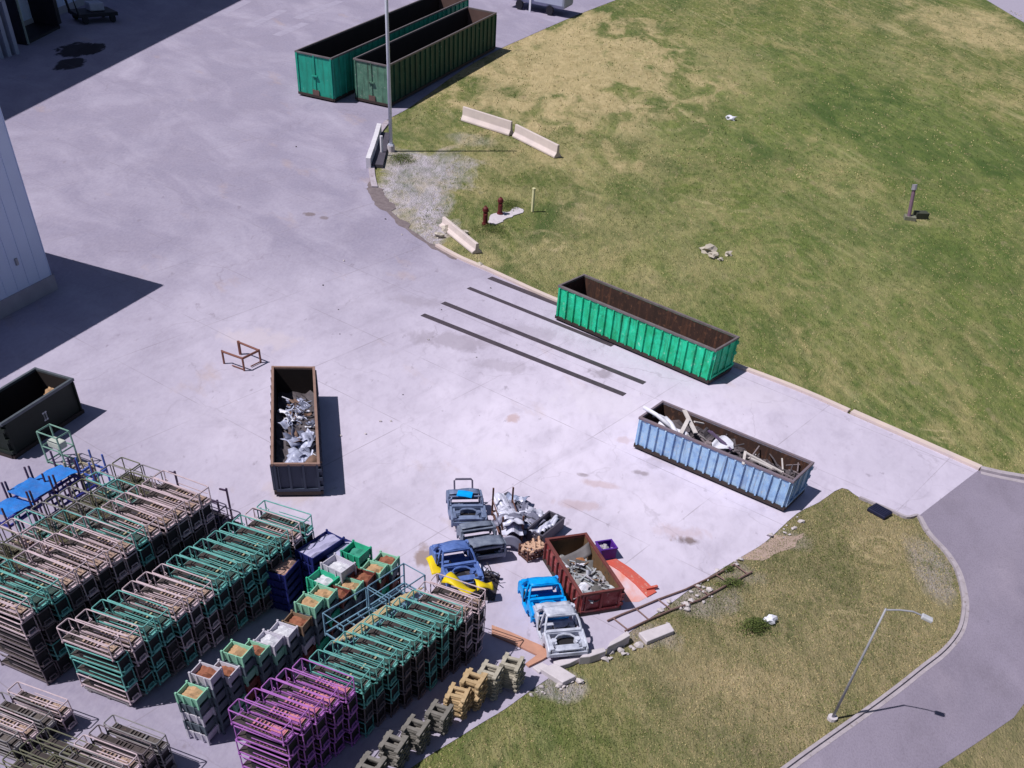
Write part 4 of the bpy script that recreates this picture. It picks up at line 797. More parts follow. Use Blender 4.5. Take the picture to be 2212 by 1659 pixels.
# dark tray with pale strips
def rim_box(name,label,cat,pl,pf,pr,z,H_,m_,taper=.04,th=.045,lattice=False):
    """pl, pf, pr: three rim corners in order (left, front, right)"""
    A=G(*pf,z); Bc=G(*pl,z); Cc=G(*pr,z); u_=(Cc-A); u_.z=0; L=u_.length; rz=math.atan2(u_.y,u_.x); v_=Vector((-math.sin(rz),math.cos(rz),0)); Wd=(Bc-A).dot(v_)
    t=thing(name,label,cat,Vector((A.x,A.y,z-H_)),rz)
    if not lattice:
        m=MB()
        for (c_,d_) in (((L/2,0,H_/2),(L,th,H_)),((L/2,Wd,H_/2),(L,th,H_)),((0,Wd/2,H_/2-.002),(th,Wd-th,H_-.004)),((L,Wd/2,H_/2-.002),(th,Wd-th,H_-.004))): m.box(c_,d_)
        m.build('wall',m_,t); f=MB(); f.box((L/2,Wd/2,.05),(L-th,Wd-th,.05)); f.build('floor',m_,t)
        r=MB()
        for y in (0,Wd): r.box((L/2,y,H_),(L+.08,.08,.05))
        for x in (0,L): r.box((x,Wd/2,H_),(.08,Wd-.08,.048))
        r.build('rim',m_,t)
    else:
        m=MB()
        for z_ in (.05,H_*.5,H_):
            for y in (0,Wd): m.bar((0,y,z_),(L,y,z_),.05)
            for x in (0,L): m.bar((x,0,z_),(x,Wd,z_),.05)
        for k in range(6): m.bar((L*k/5,0,.05),(L*k/5,0,H_),.04); m.bar((L*k/5,Wd,.05),(L*k/5,Wd,H_),.04); m.bar((L*k/5,0,.06),(L*k/5,Wd,.06),.05)
        for k in range(4): m.bar((0,Wd*k/3,.05),(0,Wd*k/3,H_),.04); m.bar((L,Wd*k/3,.05),(L,Wd*k/3,H_),.04)
        m.build('frame',m_,t)
        for x in (0,L):
            for y in (0,Wd): q=MB(); q.bar((x,y,0),(x,y,H_+.08),.065); q.build('corner_post',m_,t)
    return t,L,Wd,rz,A
t,L,Wd,rz,A=rim_box('metal_tray','long dark tray of pale strips right of the sheet rack','tray',(1133,1148),(1172,1158),(1219,1119),.62,.5,SLR)
for k in range(8):
    rr=random.Random(k+50); mb=MB(); l_=L*(.35+.4*rr.random()); mb.grid(lambda a,b_:((a-.5)*l_,(b_-.5)*.22,.08*math.sin(math.pi*b_)+.10*math.sin(5*a+k)),8,3,.02)
    o=mb.build('steel_strip',WHP,smooth=True); o.location=A+Vector((math.cos(rz),math.sin(rz),0))*L*(.25+.55*rr.random())+Vector((-math.sin(rz),math.cos(rz),0))*Wd*(.15+.7*rr.random())+Vector((0,0,-.22+.2*rr.random())); o.rotation_euler=(0,rr.uniform(-.15,.15),rz+rr.uniform(-.25,.25)); tag(o,'pale bent strip lying in the long dark tray','metal strip','strips in the dark tray')
t,L,Wd,rz,A=rim_box('lattice_crate','brown lattice crate of tan castings at the corner of the red container','crate',(1117,1180),(1141,1194),(1180,1180),.5,.45,RST,lattice=True)
CAST=mat('tan_casting',(.55,.36,.27),(.42,.26,.2),.8,scale=4)
for k in range(14):
    rr=random.Random(k+90); x=L*(.08+.84*(k%7)/6); y=Wd*(.3 if k<7 else .7); ux=Vector((math.cos(rz),math.sin(rz),0)); vy=Vector((-math.sin(rz),math.cos(rz),0)); c_=A+ux*x+vy*y+Vector((0,0,rr.uniform(-.03,.06)))
    mb=MB(); a_=rr.uniform(.4,.9)*(1 if k%2 else -1); dd=(ux*math.sin(a_)+vy*math.cos(a_))*.26+Vector((0,0,rr.uniform(-.04,.04))); mb.tube([c_-dd,c_,c_+dd],.055,7); mb.cyl((c_.x-dd.x,c_.y-dd.y),.075,c_.z-dd.z-.05,c_.z-dd.z+.05,8); tag(mb.build('casting',CAST),'tan casting lying on the brown lattice crate','casting','castings on the lattice crate')
t,L,Wd,rz,A=rim_box('plastic_bin','purple bin of grey lumps behind the red container','bin',(1281,1172),(1300,1189),(1333,1184),.55,.5,mat('purple_plastic',(.10,.025,.30),(.07,.02,.22),.45,scale=2))
LMP=mat('grey_lump',(.45,.42,.48),(.28,.26,.32),.9,scale=6)
for k in range(12):
    rr=random.Random(k+7); mb=MB(); ux=Vector((math.cos(rz),math.sin(rz),0)); vy=Vector((-math.sin(rz),math.cos(rz),0)); c_=A+ux*L*(.14+.7*rr.random())+vy*Wd*(.2+.6*rr.random())+Vector((0,0,-.2+.12*rr.random()))
    mb.blob(c_,.10+.05*rr.random(),1,.6,(1,.8,.7),k); tag(mb.build('scrap_lump',LMP),'grey lump lying in the purple bin','lump','lumps in the purple bin')
# ---------------------------------------------------------------- container loads
def local(X,Y,a):
    c_,s_=math.cos(a),math.sin(a); return lambda x,y,z: Vector((X+x*c_-y*s_,Y+x*s_+y*c_,z))
def heap(name,label,fn,L,Wd,zf,m_,n=26,amp=.18,seed=0):
    rr=random.Random(seed); mb=MB(); K=22
    hs=[[zf(i/K)+amp*noise.noise(Vector((i*.9+seed,j*.9,seed)))+amp*.5*rr.uniform(-1,1) for j in range(9)] for i in range(K+1)]
    mb.grid(lambda a,b:fn(L*a,.10+(Wd-.20)*b,hs[min(int(a*K+.5),K)][min(int(b*8+.5),8)]),K,8)
    o=mb.build(name,m_); o['kind']='stuff'; return tag(o,label,'scrap heap')
def junk(fn,x,y,z,kind,m_,rr,sz=1.):
    c_=fn(x,y,z); mb=MB()
    if kind=='bar':
        d=Vector((rr.uniform(-1,1),rr.uniform(-1,1),rr.uniform(-.25,.45))).normalized()*rr.uniform(.35,.8)*sz; mb.bar(c_-d,c_+d,.09*sz,.06*sz)
    elif kind=='tube':
        d=Vector((rr.uniform(-1,1),rr.uniform(-1,1),rr.uniform(-.2,.4))).normalized()*rr.uniform(.4,.9)*sz; mb.tube([c_-d,c_+Vector((0,0,.04)),c_+d],.05*sz,7)
    elif kind=='sheet':
        l_,w_=rr.uniform(.35,.75)*sz,rr.uniform(.25,.5)*sz; M=Matrix.Rotation(rr.uniform(0,6.3),3,'Z')@Matrix.Rotation(rr.uniform(-.6,.6),3,'X')@Matrix.Rotation(rr.uniform(-.5,.5),3,'Y'); s1,s2=rr.random()*6,rr.random()*6
        mb.grid(lambda a,b:c_+M@Vector(((a-.5)*l_*2,(b-.5)*w_*2,.10*sz*math.sin(6*a+s1)+.09*sz*math.sin(5*b+s2))),6,6,.02)
    elif kind=='ring':
        M=Matrix.Rotation(rr.uniform(-.9,.9),3,'X')@Matrix.Rotation(rr.uniform(-.9,.9),3,'Y'); r_=.20*sz; mb.tube([c_+M@Vector((r_*math.cos(q),r_*math.sin(q),0)) for q in [2*math.pi*i/10 for i in range(10)]],.06*sz,6,closed=True)
    else:
        mb.blob(c_,rr.uniform(.14,.26)*sz,1,.8,(1,.8,.65),rr.random()*50)
    return mb
SHR=mat('shredded_metal',(.50,.52,.68),(.24,.26,.42),.5,.1,scale=7); DSC=mat('dark_scrap',(.06,.055,.075),(.12,.10,.11),.7,.2,scale=5,spots=(.22,.18,.18),spot=.6); WHT=mat('white_scrap',(.72,.72,.84),(.55,.55,.68),.6,scale=3)
fn=local(-16.48,46.31,R(-74.25))
heap('scrap_heap','dark scrap mass under pale offcuts in the navy container',fn,9.2,2.05,lambda a:.35+.75*min(1,max(0,(a-.22)*5))-.15*a,DSC,seed=3)
rr=random.Random(11)
for k in range(120):
    f_=rr.random(); 
    if k<78: x=9.1*(.30+.26*f_); y=2.05*(.56+.36*rr.uniform(-1,1)*(.6+.4*f_)); kd=rr.choice(['sheet','ring','bar','lump','sheet','lump','tube']); sz=.34+.22*rr.random()
    else: x=9.1*(.64+.33*f_); y=2.05*(.66+.24*rr.uniform(-1,1)); kd=rr.choice(['sheet','sheet','sheet','bar']); sz=.5+.35*rr.random()
    mb=junk(fn,x,min(y,1.85),1.14+.20*rr.random()-.1*(x/9.2),kd,None,rr,sz)
    tag(mb.build('metal_offcut',rr.choice([SHR,SHR,WHT,SHR,mat('rusty_offcut',(.22,.13,.10),(.12,.08,.07),.8,.1,scale=6),mat('dull_offcut',(.16,.17,.26),(.09,.10,.16),.6,.1,scale=6)]),smooth=kd in('sheet','ring')),'pale crumpled offcut in the navy container with the rusty rim','offcut','pale offcuts in the navy container')
fn=local(2.47,46.37,R(-28.8))
heap('scrap_heap','tangled dark scrap mass in the pale blue container',fn,8.6,2.33,lambda a:.95+.15*math.sin(6*a)-.25*max(0,.12-a)*6,DSC,amp=.22,seed=5)
def piece(name,label,cat,mb,m_,group=None,smooth=False): return tag(mb.build(name,m_,smooth=smooth),label,cat,group)
mb=MB(); mb.grid(lambda a,b:fn(.85+1.7*a,.30+.55*b+.1*math.sin(3*a),1.32+.20*math.sin(math.pi*b)-.10*a+.05*math.sin(9*a)),10,6,.10); piece('foam_block','white soft block slumped at the left end of pale blue container','foam',mb,WHT,None,True)
for k,(a_,b_,r_) in enumerate((((1391+0,880),(1452,925),.10),((1438,904),(1462,938),.12),((1410,898),(1440,905),.07))):
    mb=MB(); P_=G(*a_,1.75 if k==0 else 1.5); Q_=G(*b_,1.5); mb.tube([P_,P_.lerp(Q_,.45)+Vector((0,0,.08)),Q_],r_,9); piece('white_pipe',['longest white pipe leaning in the left end of pale blue container','short thick white pipe in the pale blue container','thin white pipe end behind the foam in blue container'][k],'pipe',mb,WHT,None,True)
for k,(a_,b_,w_,lab) in enumerate((((1478,886),(1503,936),.22,'pale board crossing another near the middle of blue container'),((1487,905),(1470,938),.20,'pale board leaning towards the camera in the blue container'),((1500,911),(1520,915),.12,'short pale plank on dark tangle in blue container'),((1610,975),(1605,1003),.13,'upright pale plank in right half of blue container'),((1612,978),(1690,1020),.10,'long grey slat at right end of blue container'),((1622,990),(1668,1012),.14,'grey plank lying right of the upright plank'),((1530,930),(1575,965),.14,'purplish beam against the far wall of blue container'),((1536,932),(1580,972),.12,'second purplish beam against the far wall'))):
    mb=MB(); mb.bar(G(*a_,1.72),G(*b_,1.5),w_,.05); piece('board',lab,'board',mb,mat('pale_board',(.58,.54,.56),(.42,.38,.4),.85,scale=4) if k<6 else mat('purple_beam',(.12,.08,.18),(.08,.06,.1),.7))
mb=MB(); mb.grid(lambda a,b:G(1538+46*a,958+12*b-14*math.sin(math.pi*a)*(1-b)*1.2,1.50+.05*math.sin(7*a+4*b)),7,5,.03); piece('crumpled_sheet','pale crumpled sheet in the middle of blue container','sheet',mb,WHT)
rr=random.Random(23)
for k in range(46):
    x=rr.uniform(2.6,8.3); mb=junk(fn,x,rr.uniform(.3,2.0),1.15+.2*rr.random(),rr.choice(['bar','tube','bar','sheet']),None,rr,.75)
    tag(mb.build('scrap_bar',rr.choice([DSC,mat('mid_scrap',(.26,.22,.25),(.15,.12,.14),.7,.2,scale=5),mat('pale_board',(.5,.5,.5)),DSC])),'thin scrap length tangled in the pale blue container','scrap','scrap lengths in the blue container')
fn=local(-1.2,35.3,R(-63.25))
heap('rubble_heap','grey rubble mass in the red container',fn,4.0,1.88,lambda a:.18+.42*min(1,max(0,(a-.30)*4)),mat('grey_rubble',(.30,.30,.33),(.20,.19,.2),.9,scale=5),amp=.12,seed=9)
GRS=mat('grey_scrap',(.42,.44,.50),(.28,.30,.35),.6,.1,scale=4)
rr=random.Random(31)
for k in range(50):
    x=rr.uniform(1.5,3.85); mb=junk(fn,x,rr.uniform(.25,1.55),.62+.16*rr.random(),rr.choice(['sheet','bar','sheet','lump','tube','bar']),None,rr,.62)
    tag(mb.build('scrap_piece',rr.choice([GRS,GRS,LMP,WHT,GRS,mat('brown_bits',(.24,.15,.10),(.14,.09,.07),.85,scale=6),mat('dark_bits',(.08,.08,.09),(.14,.13,.13),.8,scale=6)])),'grey broken piece in the red container','scrap','broken pieces in the red container')
mb=MB(); mb.grid(lambda a,b:fn(.95+.45*a-.35*b,.12+1.64*b,.35+.42*b*b+.30*(1-a)+.03*math.sin(6*b)),4,8,.03); piece('bent_sheet','grey bent sheet slung across the far part of red container','sheet',mb,mat('dark_sheet',(.18,.17,.19),(.12,.11,.12),.7,.2),None,True)
mb=MB(); mb.blob(fn(1.45,1.05,.75),.22,1,.6,(1.2,.8,.8),3); piece('rusty_lump','rust orange lump at the far end of the red container load','scrap',mb,mat('orange_rust',(.45,.19,.08),(.3,.12,.06),.9,scale=5))
fn=local(orig.x,orig.y,ab)
mb=MB(); 
for k in range(1): mb.grid(lambda a,b:fn(.55+.75*a,Wb-.75+.5*b,1.15+.22*math.sin(3*a)*math.cos(2*b)+.05*math.sin(20*a)),8,5,.05)
piece('cardboard','tan cardboard pile in the near corner of black container','cardboard',mb,CARD)
for k in range(6):
    rr=random.Random(k); mb=junk(fn,1.0+.28*k,Wb-.3,1.28-.05*k,'lump',None,rr,.45); tag(mb.build('rubbish_lump',LMP),'grey rubbish lump along the near wall inside black container','rubbish','rubbish in the black container')

# ---------------------------------------------------------------- pieces lying on the yard
mb=MB(); pts=GL([(1305,1214),(1331,1209),(1362,1229),(1392,1254),(1418,1280),(1398,1291),(1371,1262),(1338,1234)])
ORG=mat('orange_red_paint',(.56,.085,.065),(.44,.11,.09),.75,scale=2.5,spots=(.56,.30,.27),spot=.56)
rim_=[p for p in pts]; cen=sum(rim_,Vector())/len(rim_)
vs=[p+Vector((0,0,.05)) for p in rim_]+[cen+Vector((0,0,.06))]+[p for p in rim_]
n_=len(rim_); mb.add(vs,[(i,(i+1)%n_,n_) for i in range(n_)]+[(n_+1+i,n_+1+(i+1)%n_,(i+1)%n_,i) for i in range(n_)])
piece('bent_plate','orange red bent plate lying beside the red container','plate',mb,ORG)
mb=MB(); mb.bar(G(1395,1276)+Vector((0,0,.09)),G(1419,1272)+Vector((0,0,.13)),.12,.10); piece('plate_end','orange red end bar at the tip of the bent plate','bar',mb,ORG)
dst=NG('paint_dust',.95); n1=dst.noise(1.2,.3,.65,detail=8); dst_c=dst.mix((.60,.52,.64),(.62,.26,.22),n1); 
poly_sheet('paint_dust',ragged(GL([(1300,1215),(1330,1212),(1380,1258),(1400,1285),(1380,1298),(1352,1300),(1330,1262)]),.2,6,seed=21),dst.done(dst_c),.004)
# ladder-like frame on the edge
FRM=mat('rusty_frame',(.15,.085,.085),(.26,.17,.16),.8,.1,scale=3)
t=thing('ladder_frame','long rusty ladder frame lying along the south edge of the yard','frame',(0,0,0))
top_=[(290,820),(440,752),(600,690),(840,588),(1130,482),(1440,332),(1665,210)]; bot_=[(480,930),(740,806),(980,702),(1290,592),(1600,422),(1850,290)]
cv=lambda p:(1253.5+p[0]*.2,1179.7+p[1]*.2)
for pl_ in (top_,bot_):
    m=MB(); m.tube([G(*cv(p))+Vector((0,0,.07)) for p in pl_],.042,6); m.build('rail',FRM,t)
for a_,b_ in (((350,790),(505,912)),((600,690),(730,802)),((840,592),(980,700)),((1230,440),(1390,545)),((1465,325),(1612,415)),((1665,215),(1800,310))):
    m=MB(); m.tube([G(*cv(a_))+Vector((0,0,.07)),G(*cv(b_))+Vector((0,0,.07))],.028,6); m.build('rung',FRM,t)
# rusty L-shaped plate
mb=MB(); P_=GL([(1062,1354),(1100,1368),(1150,1390),(1200,1411),(1172,1428),(1142,1443),(1135,1437),(1160,1418),(1110,1394),(1062,1374)])
mb.prism([(p.x,p.y) for p in P_],.02,.10); piece('rusty_plate','rust brown angled plate by the end of the right rack row','plate',mb,mat('rust_plate',(.50,.26,.19),(.38,.20,.16),.85,scale=2.5,spots=(.55,.38,.32),spot=.62))
# slabs and kerb blocks
SLB=mat('slab_concrete',(.58,.53,.60),(.45,.41,.47),.9,scale=2,spots=(.33,.28,.3),spot=.62,bump=.2)
def slab(label,pts,h,name='concrete_slab',z=0):
    mb=MB(); P_=[G(*p,h+z) for p in pts]; 
    ar=sum(P_[i].x*P_[(i+1)%len(P_)].y-P_[(i+1)%len(P_)].x*P_[i].y for i in range(len(P_)))
    if ar<0: P_=P_[::-1]
    mb.prism([(p.x,p.y) for p in P_],z-.03,h+z); return tag(mb.build(name,SLB,bevel=.03),label,'concrete block')
slab('pale concrete slab on the grass below the ladder frame',[(1380,1366),(1446,1344),(1457,1362),(1398,1386)],.18)
slab('grey kerb block with dark side at the near end of ladder frame',[(1312,1398),(1318,1386),(1355,1362),(1362,1372),(1345,1382)],.40,'kerb_block')
slab('long pale kerb block in front of the silver car shell',[(1252,1420),(1268,1405),(1305,1398),(1310,1406),(1275,1418)],.36,'kerb_block')
slab('pale kerb block lying nearest the rust plate',[(1195,1428),(1240,1417),(1262,1408),(1268,1414),(1232,1432),(1205,1440)],.20,'kerb_block')
slab('square pale concrete slab tilted on the grass by pallet stacks',[(1167,1444),(1199,1432),(1245,1460),(1216,1474)],.22)
slab('broken flat slab between the pallet stacks and square slab',[(1150,1440),(1172,1430),(1190,1440),(1165,1452)],.12)
# rusty trestle near the navy container
t=thing('trestle','rust brown zigzag steel trestle standing on the open yard','trestle',(0,0,0)); TR=mat('trestle_steel',(.24,.10,.08),(.16,.07,.06),.8,.1,scale=3)
tp=[(155,213),(338,278),(488,205),(302,130)]; cv2=lambda p:(442.4+p[0]*.24,707.8+p[1]*.24); ht=.62
T_=[G(*cv2(p),ht) for p in tp]
for i in range(3): m=MB(); m.tube([T_[i],T_[i+1]],.055,6); m.build('beam',TR,t)
for i in range(4): m=MB(); m.tube([T_[i]+Vector((0,0,.05)),Vector((T_[i].x,T_[i].y,0))],.06 if i!=3 else .085,6); m.build('leg',TR,t)
for i in (1,2): m=MB(); m.tube([Vector((T_[i].x,T_[i].y,.06)),Vector((T_[i-1].x,T_[i-1].y,.06)).lerp(Vector((T_[i].x,T_[i].y,.06)),.4)],.03,6); m.build('foot_bar',TR,t)
# concrete road barriers
BAR=mat('barrier_concrete',(.62,.53,.53),(.48,.41,.43),.85,scale=1.,spots=(.45,.36,.36),spot=.66)
def barrier(label,l,r,h,wd=.75):
    A=G(*l); B=G(*r); d=(B-A).normalized(); n=Vector((-d.y,d.x,0)); mb=MB(); pr=[(0,0),(0,.12),(wd*.30,.40*h),(wd*.36,h),(wd*.64,h),(wd*.70,.40*h),(wd,.12),(wd,0)]
    vs=[A+n*y+Vector((0,0,z)) for y,z in pr]+[B+n*y+Vector((0,0,z)) for y,z in pr]; k=len(pr)
    mb.add(vs,[tuple(range(k))[::-1],tuple(range(k,2*k))]+[(i,(i+1)%k,k+(i+1)%k,k+i) for i in range(k)])
    return tag(mb.build('road_barrier',BAR,bevel=.03),label,'barrier','concrete barriers in the grass')
def hgt(b,t):
    B=G(*b); best=min((( (lambda q:(q[0]-t[0])**2+(q[1]-t[1])**2)(PX(B+Vector((0,0,h/100)))),h/100) for h in range(5,400))); return best[1]
def PX(P):
    d=P-Vector((0,0,CAM_H)); z=d.dot(_F); return (CX+F_PX*d.dot(CR)/z,CY-F_PX*d.dot(CU)/z)
barrier('pale concrete barrier in the grass nearest the dark green container',(995,261),(1099,294),hgt((995,261),(997,226))*.85)
barrier('pale concrete barrier second from the dark green container, right of the gap',(1106,296),(1197,342),hgt((1106,296),(1108,264))*.85)
barrier('pale concrete barrier at the kerb beside the red hydrants',(948,490),(1020,549),hgt((948,490),(953,466))*.9)
mb=MB(); P_=[G(820,290),G(812,318),G(803,345),G(796,365)]
for i in range(3): mb.bar(P_[i]+Vector((0,0,.35)),P_[i+1]+Vector((0,0,.32)),.35,.7)
piece('guard_rail','white bent guard at the kerb foot of the light pole','guard',mb,mat('white_guard',(.72,.70,.80),(.55,.52,.6),.6,scale=2))
mb=MB(); P_=[G(829,292),G(822,322),G(812,362)]
for i in range(2): mb.bar(P_[i]+Vector((0,0,.10)),P_[i+1]+Vector((0,0,.10)),1.1,.2)
piece('shade_strip','dark strip added for the shaded side of the white guard','strip',mb,mat('shade_strip_dark',(.05,.045,.07),(.09,.08,.11),.8))  # dark strip put in where the guard's side lies in shade
mb=MB(); q=G(825,335); mb.cyl((q.x,q.y),.12,0,1.2,8); piece('marker_post','short white post between the guard and the light pole','post',mb,mat('white_guard',(.7,.7,.8)))
# light poles
GAL=mat('galvanised',(.62,.64,.76),(.52,.54,.66),.5,.1,scale=2)
b_=G(845,326); t=thing('light_pole','tall pale grey light pole on a round footing in front of dark containers','light pole',b_)
m=MB(); m.tube([(0,0,.35),(0,0,8),(0,0,16)],.15,10,r2=.11); m.build('pole',GAL,t,smooth=True); m=MB(); m.cyl((0,0),.30,-.05,.36,14); m.build('footing',SLB,t); 
m=MB(); m.box((0,0,.40),(.42,.42,.08)); m.build('base_plate',GAL,t)
b_=G(1797,1553); t=thing('street_lamp','grey street lamp with one bent arm standing in the near grass island','street lamp',b_)
hp=hgt((1797,1553),(1929,1327)) if False else 5.22
m=MB(); LGA=mat('dull_galvanised',(.36,.36,.42),(.27,.27,.33),.6,.2,scale=3); m.tube([(0,0,0),(0,0,hp*.5),(0,0,hp)],.062,8,r2=.042); m.build('pole',LGA,t,smooth=True)
a1=G(1972,1321,hp+.12)-b_; a2=G(1995,1331,hp+.04)-b_
m=MB(); m.tube([(0,0,hp-.05),a1*.5+Vector((0,0,(hp-.05)*.5+.03)),a1,a2],.030,6); m.build('arm',LGA,t)
m=MB(); hd=G(2003,1336,hp)-b_; dr=(hd-a1).normalized(); m.bar(hd-dr*.22,hd+dr*.2,.24,.12); m.build('lamp_head',mat('lamp_grey',(.62,.62,.7),(.5,.5,.58),.4,.2),t,bevel=.03)
m=MB(); m.cyl((0,0),.2,-.05,.12,10); m.build('footing',SLB,t)
# hydrants with pad and marker
HYD=mat('hydrant_red',(.13,.018,.022),(.09,.015,.02),.5,scale=4)
mb=MB(); P_=ragged(GL([(1052,480),(1066,462),(1092,458),(1118,448),(1135,452),(1122,462),(1090,478),(1066,486)]),.4,4,seed=5); mb.prism([(p.x,p.y) for p in P_],-.03,.03); piece('concrete_pad','pale broken concrete pad under the two red hydrants','pad',mb,SLB)
for k,(u,v,h) in enumerate(((1048,486,1.15),(1080,463,1.05))):
    t=thing('hydrant',['dark red hydrant at the left end of the pad','dark red hydrant in the middle of pad, farther from barrier'][k],'hydrant',G(u,v),R(20))
    m=MB(); m.cyl((0,0),.24,0,.12,12); m.cyl((0,0),.17,.12,h*.72,12); m.build('barrel',HYD,t,smooth=False)
    m=MB(); m.cyl((0,0),.23,h*.72,h*.78,12); m.blob((0,0,h*.82),.2,2,0,(1,1,.8)); m.cyl((0,0),.05,h*.9,h,6); m.build('bonnet',HYD,t)
    for s in (-1,1): m=MB(); m.tube([(0,s*.15,h*.55),(0,s*.32,h*.55)],.085,8); m.build('nozzle',HYD,t)
mb=MB(); q=G(1150,457); mb.cyl((q.x,q.y),.11,0,1.35,8); mb.cyl((q.x,q.y),.13,1.35,1.42,8); piece('bollard','cream yellow marker post in the grass right of the hydrants','post',mb,mat('cream_paint',(.72,.68,.42),(.6,.56,.36),.6))
mb=MB(); A,B=G(1062,484)+Vector((0,0,.05)),G(1128,452)+Vector((0,0,.05)); 
# well post in the field
b_=G(1962,474); t=thing('well_post','mauve pipe post with a grey cap standing in the far field','post',b_); up=G(1976,401,2.1)-b_; 
m=MB(); m.tube([(0,0,0),up*.5,up*.93],.15,8); m.build('pipe',mat('mauve_pipe',(.22,.13,.20),(.16,.10,.16),.7,scale=3),t); m=MB(); m.tube([up*.88,up*1.03],.21,8); m.build('cap',mat('grey_cap',(.38,.35,.46),(.28,.26,.34),.5,.2),t); m=MB(); m.box((.1,.1,.1),(.9,.7,.25)); m.build('footing',mat('mossy_footing',(.13,.15,.10),(.22,.2,.18),.9),t)
mb=MB(); q=G(1987,470); mb.box((q.x,q.y,.18),(1.1,.7,.4),.3); piece('valve_box','small dark box in the grass beside the well post','box',mb,mat('dark_box',(.04,.05,.035),(.06,.06,.05),.8))
# drain cover
c_=G(1899,1108); A=G(1876,1103); B=G(1905,1119); rz=math.atan2((B-A).y,(B-A).x); t=thing('drain_cover','dark blue black ribbed cover at the corner of near grass island','drain cover',c_,rz); NV=mat('navy_iron',(.018,.022,.06),(.03,.03,.07),.45,.3,scale=4)
m=MB(); m.box((0,0,.08),(1.05,.75,.16)); m.build('frame',NV,t,bevel=.03); m=MB()
for k in range(5): m.box((0,-.28+.14*k,.18),(.95,.07,.05))
m.build('grate',NV,t)
# white finds in the grass
WR=mat('white_rock',(.50,.45,.42),(.36,.32,.28),.9,scale=3)
for k,(u,v,r_) in enumerate(((1530,545,.55),(1541,556,.38),(1573,551,.30),(1556,562,.2),(1578,258,.42),(1036,575,.28),(968,500,.45),(950,512,.35),(1003,505,.3))):
    mb=MB(); q=G(u,v); mb.blob((q.x,q.y,r_*.25),r_,2,.9,(1,.8,.55),k+.5); piece('white_rock',['largest white rock in the open field','second white rock beside the largest one in the field','white rock right of the field group','smallest white rock of the field group','lone bluish white ball in the far field','white lump on the kerb above the steel strips','white rock under the barrier by the kerb','white rock between barrier end and kerb','small white rock against the hydrant barrier'][k],'rock',mb,WR if k!=4 else WHT)
mb=MB(); q=G(1662,1345); mb.blob((q.x,q.y,.15),.28,2,.8,(1,.8,.6),4); piece('plastic_bag','white bag at the right end of the low dark bush','bag',mb,WHT)
STN=mat('rubble_stone',(.55,.50,.54),(.38,.34,.37),.9,scale=5)
rr=random.Random(77)
SZ=[((1596,1206),(1506,1266)),((1506,1262),(1400,1335)),((1669,1157),(1720,1120)),((1137,1498),(1250,1470)),((1290,1420),(1380,1385)),((1440,1320),(1530,1275))]
for k in range(70):
    a_,b_=rr.choice(SZ); f=rr.random(); u,v=a_[0]+(b_[0]-a_[0])*f+rr.gauss(6,10),a_[1]+(b_[1]-a_[1])*f+rr.gauss(4,7); q=G(u,v); r_=.05+.14*rr.random()**2.5; mb=MB(); mb.blob((q.x,q.y,r_*.3),r_,1,.9,(1,.8,.6),k); tag(mb.build('stone',STN),'small grey stone scattered along the south edge of the yard','stone','stones along the south edge')
for k in range(26):
    u,v=rr.uniform(620,1300),rr.uniform(300,960)
    q=G(u,v); 
    if not inside((q.x,q.y),yard_poly): continue
    r_=.03+.05*rr.random(); mb=MB(); mb.blob((q.x,q.y,r_*.3),r_,1,.9,(1,.8,.6),k); tag(mb.build('stone',DSC if k%2 else STN),'tiny loose stone on the open yard','stone','loose stones on the open yard')
# ---------------------------------------------------------------- shaded corner at the hall
BKS=mat('black_cabinet',(.012,.012,.02),(.02,.02,.035),.6); LGS=mat('light_cabinet',(.40,.42,.56),(.3,.32,.44),.6)
b_=G(62,98); A=G(62,98); B=G(132,62); rz=math.atan2((B-A).y,(B-A).x); Lc=(B-A).length
t=thing('compactor','black open cabinet with pale boxes on top against the shaded hall','cabinet',b_,rz)
m=MB(); Dp,Hc=3.0,4.0
for (c_,d_) in (((Lc/2,Dp,Hc/2),(Lc,.15,Hc)),((0,Dp/2,Hc/2),(.15,Dp-.2,Hc)),((Lc,Dp/2,Hc/2),(.15,Dp-.2,Hc)),((Lc/2,Dp/2,Hc-.1),(Lc-.2,Dp-.25,.18)),((Lc/2,Dp/2,.1),(Lc-.2,Dp-.25,.18))): m.box(c_,d_)
m.build('shell',BKS,t); m=MB(); m.bar((0,-.03,.1),(0,-.03,Hc),.14); m.build('edge_post',mat('pale_green_edge',(.30,.36,.34),(.22,.28,.26),.6),t)
m=MB(); m.box((Lc*1.08,Dp*.4,Hc*.5),(.9,Dp*.6,Hc*.9)); m.build('side_unit',BKS,t)
for k in range(4):
    m=MB(); m.box((Lc*(.15+.2*k),Dp*.35,Hc+.55),(1.2,1.4,1.0)); m.build('top_box',LGS,t)
b_=G(0,126); A=G(0,126); B=G(34,116); rz=math.atan2((B-A).y,(B-A).x); t=thing('cabinet','pale cabinet with two dark openings at the photo left edge','cabinet',A,rz); m=MB(); Lc=(B-A).length
for x in (0,Lc*.5,Lc): m.box((x,0,1.7),(.45,.5,3.4))
m.box((Lc/2,0,3.6),(Lc+.45,.5,.5)); m.box((Lc/2,1.2,1.7),(Lc,.1,3.4)); m.build('frame',LGS,t)
m=MB(); m.box((Lc/2,.5,1.6),(Lc-.4,.3,3.2)); m.build('opening',BKS,t)
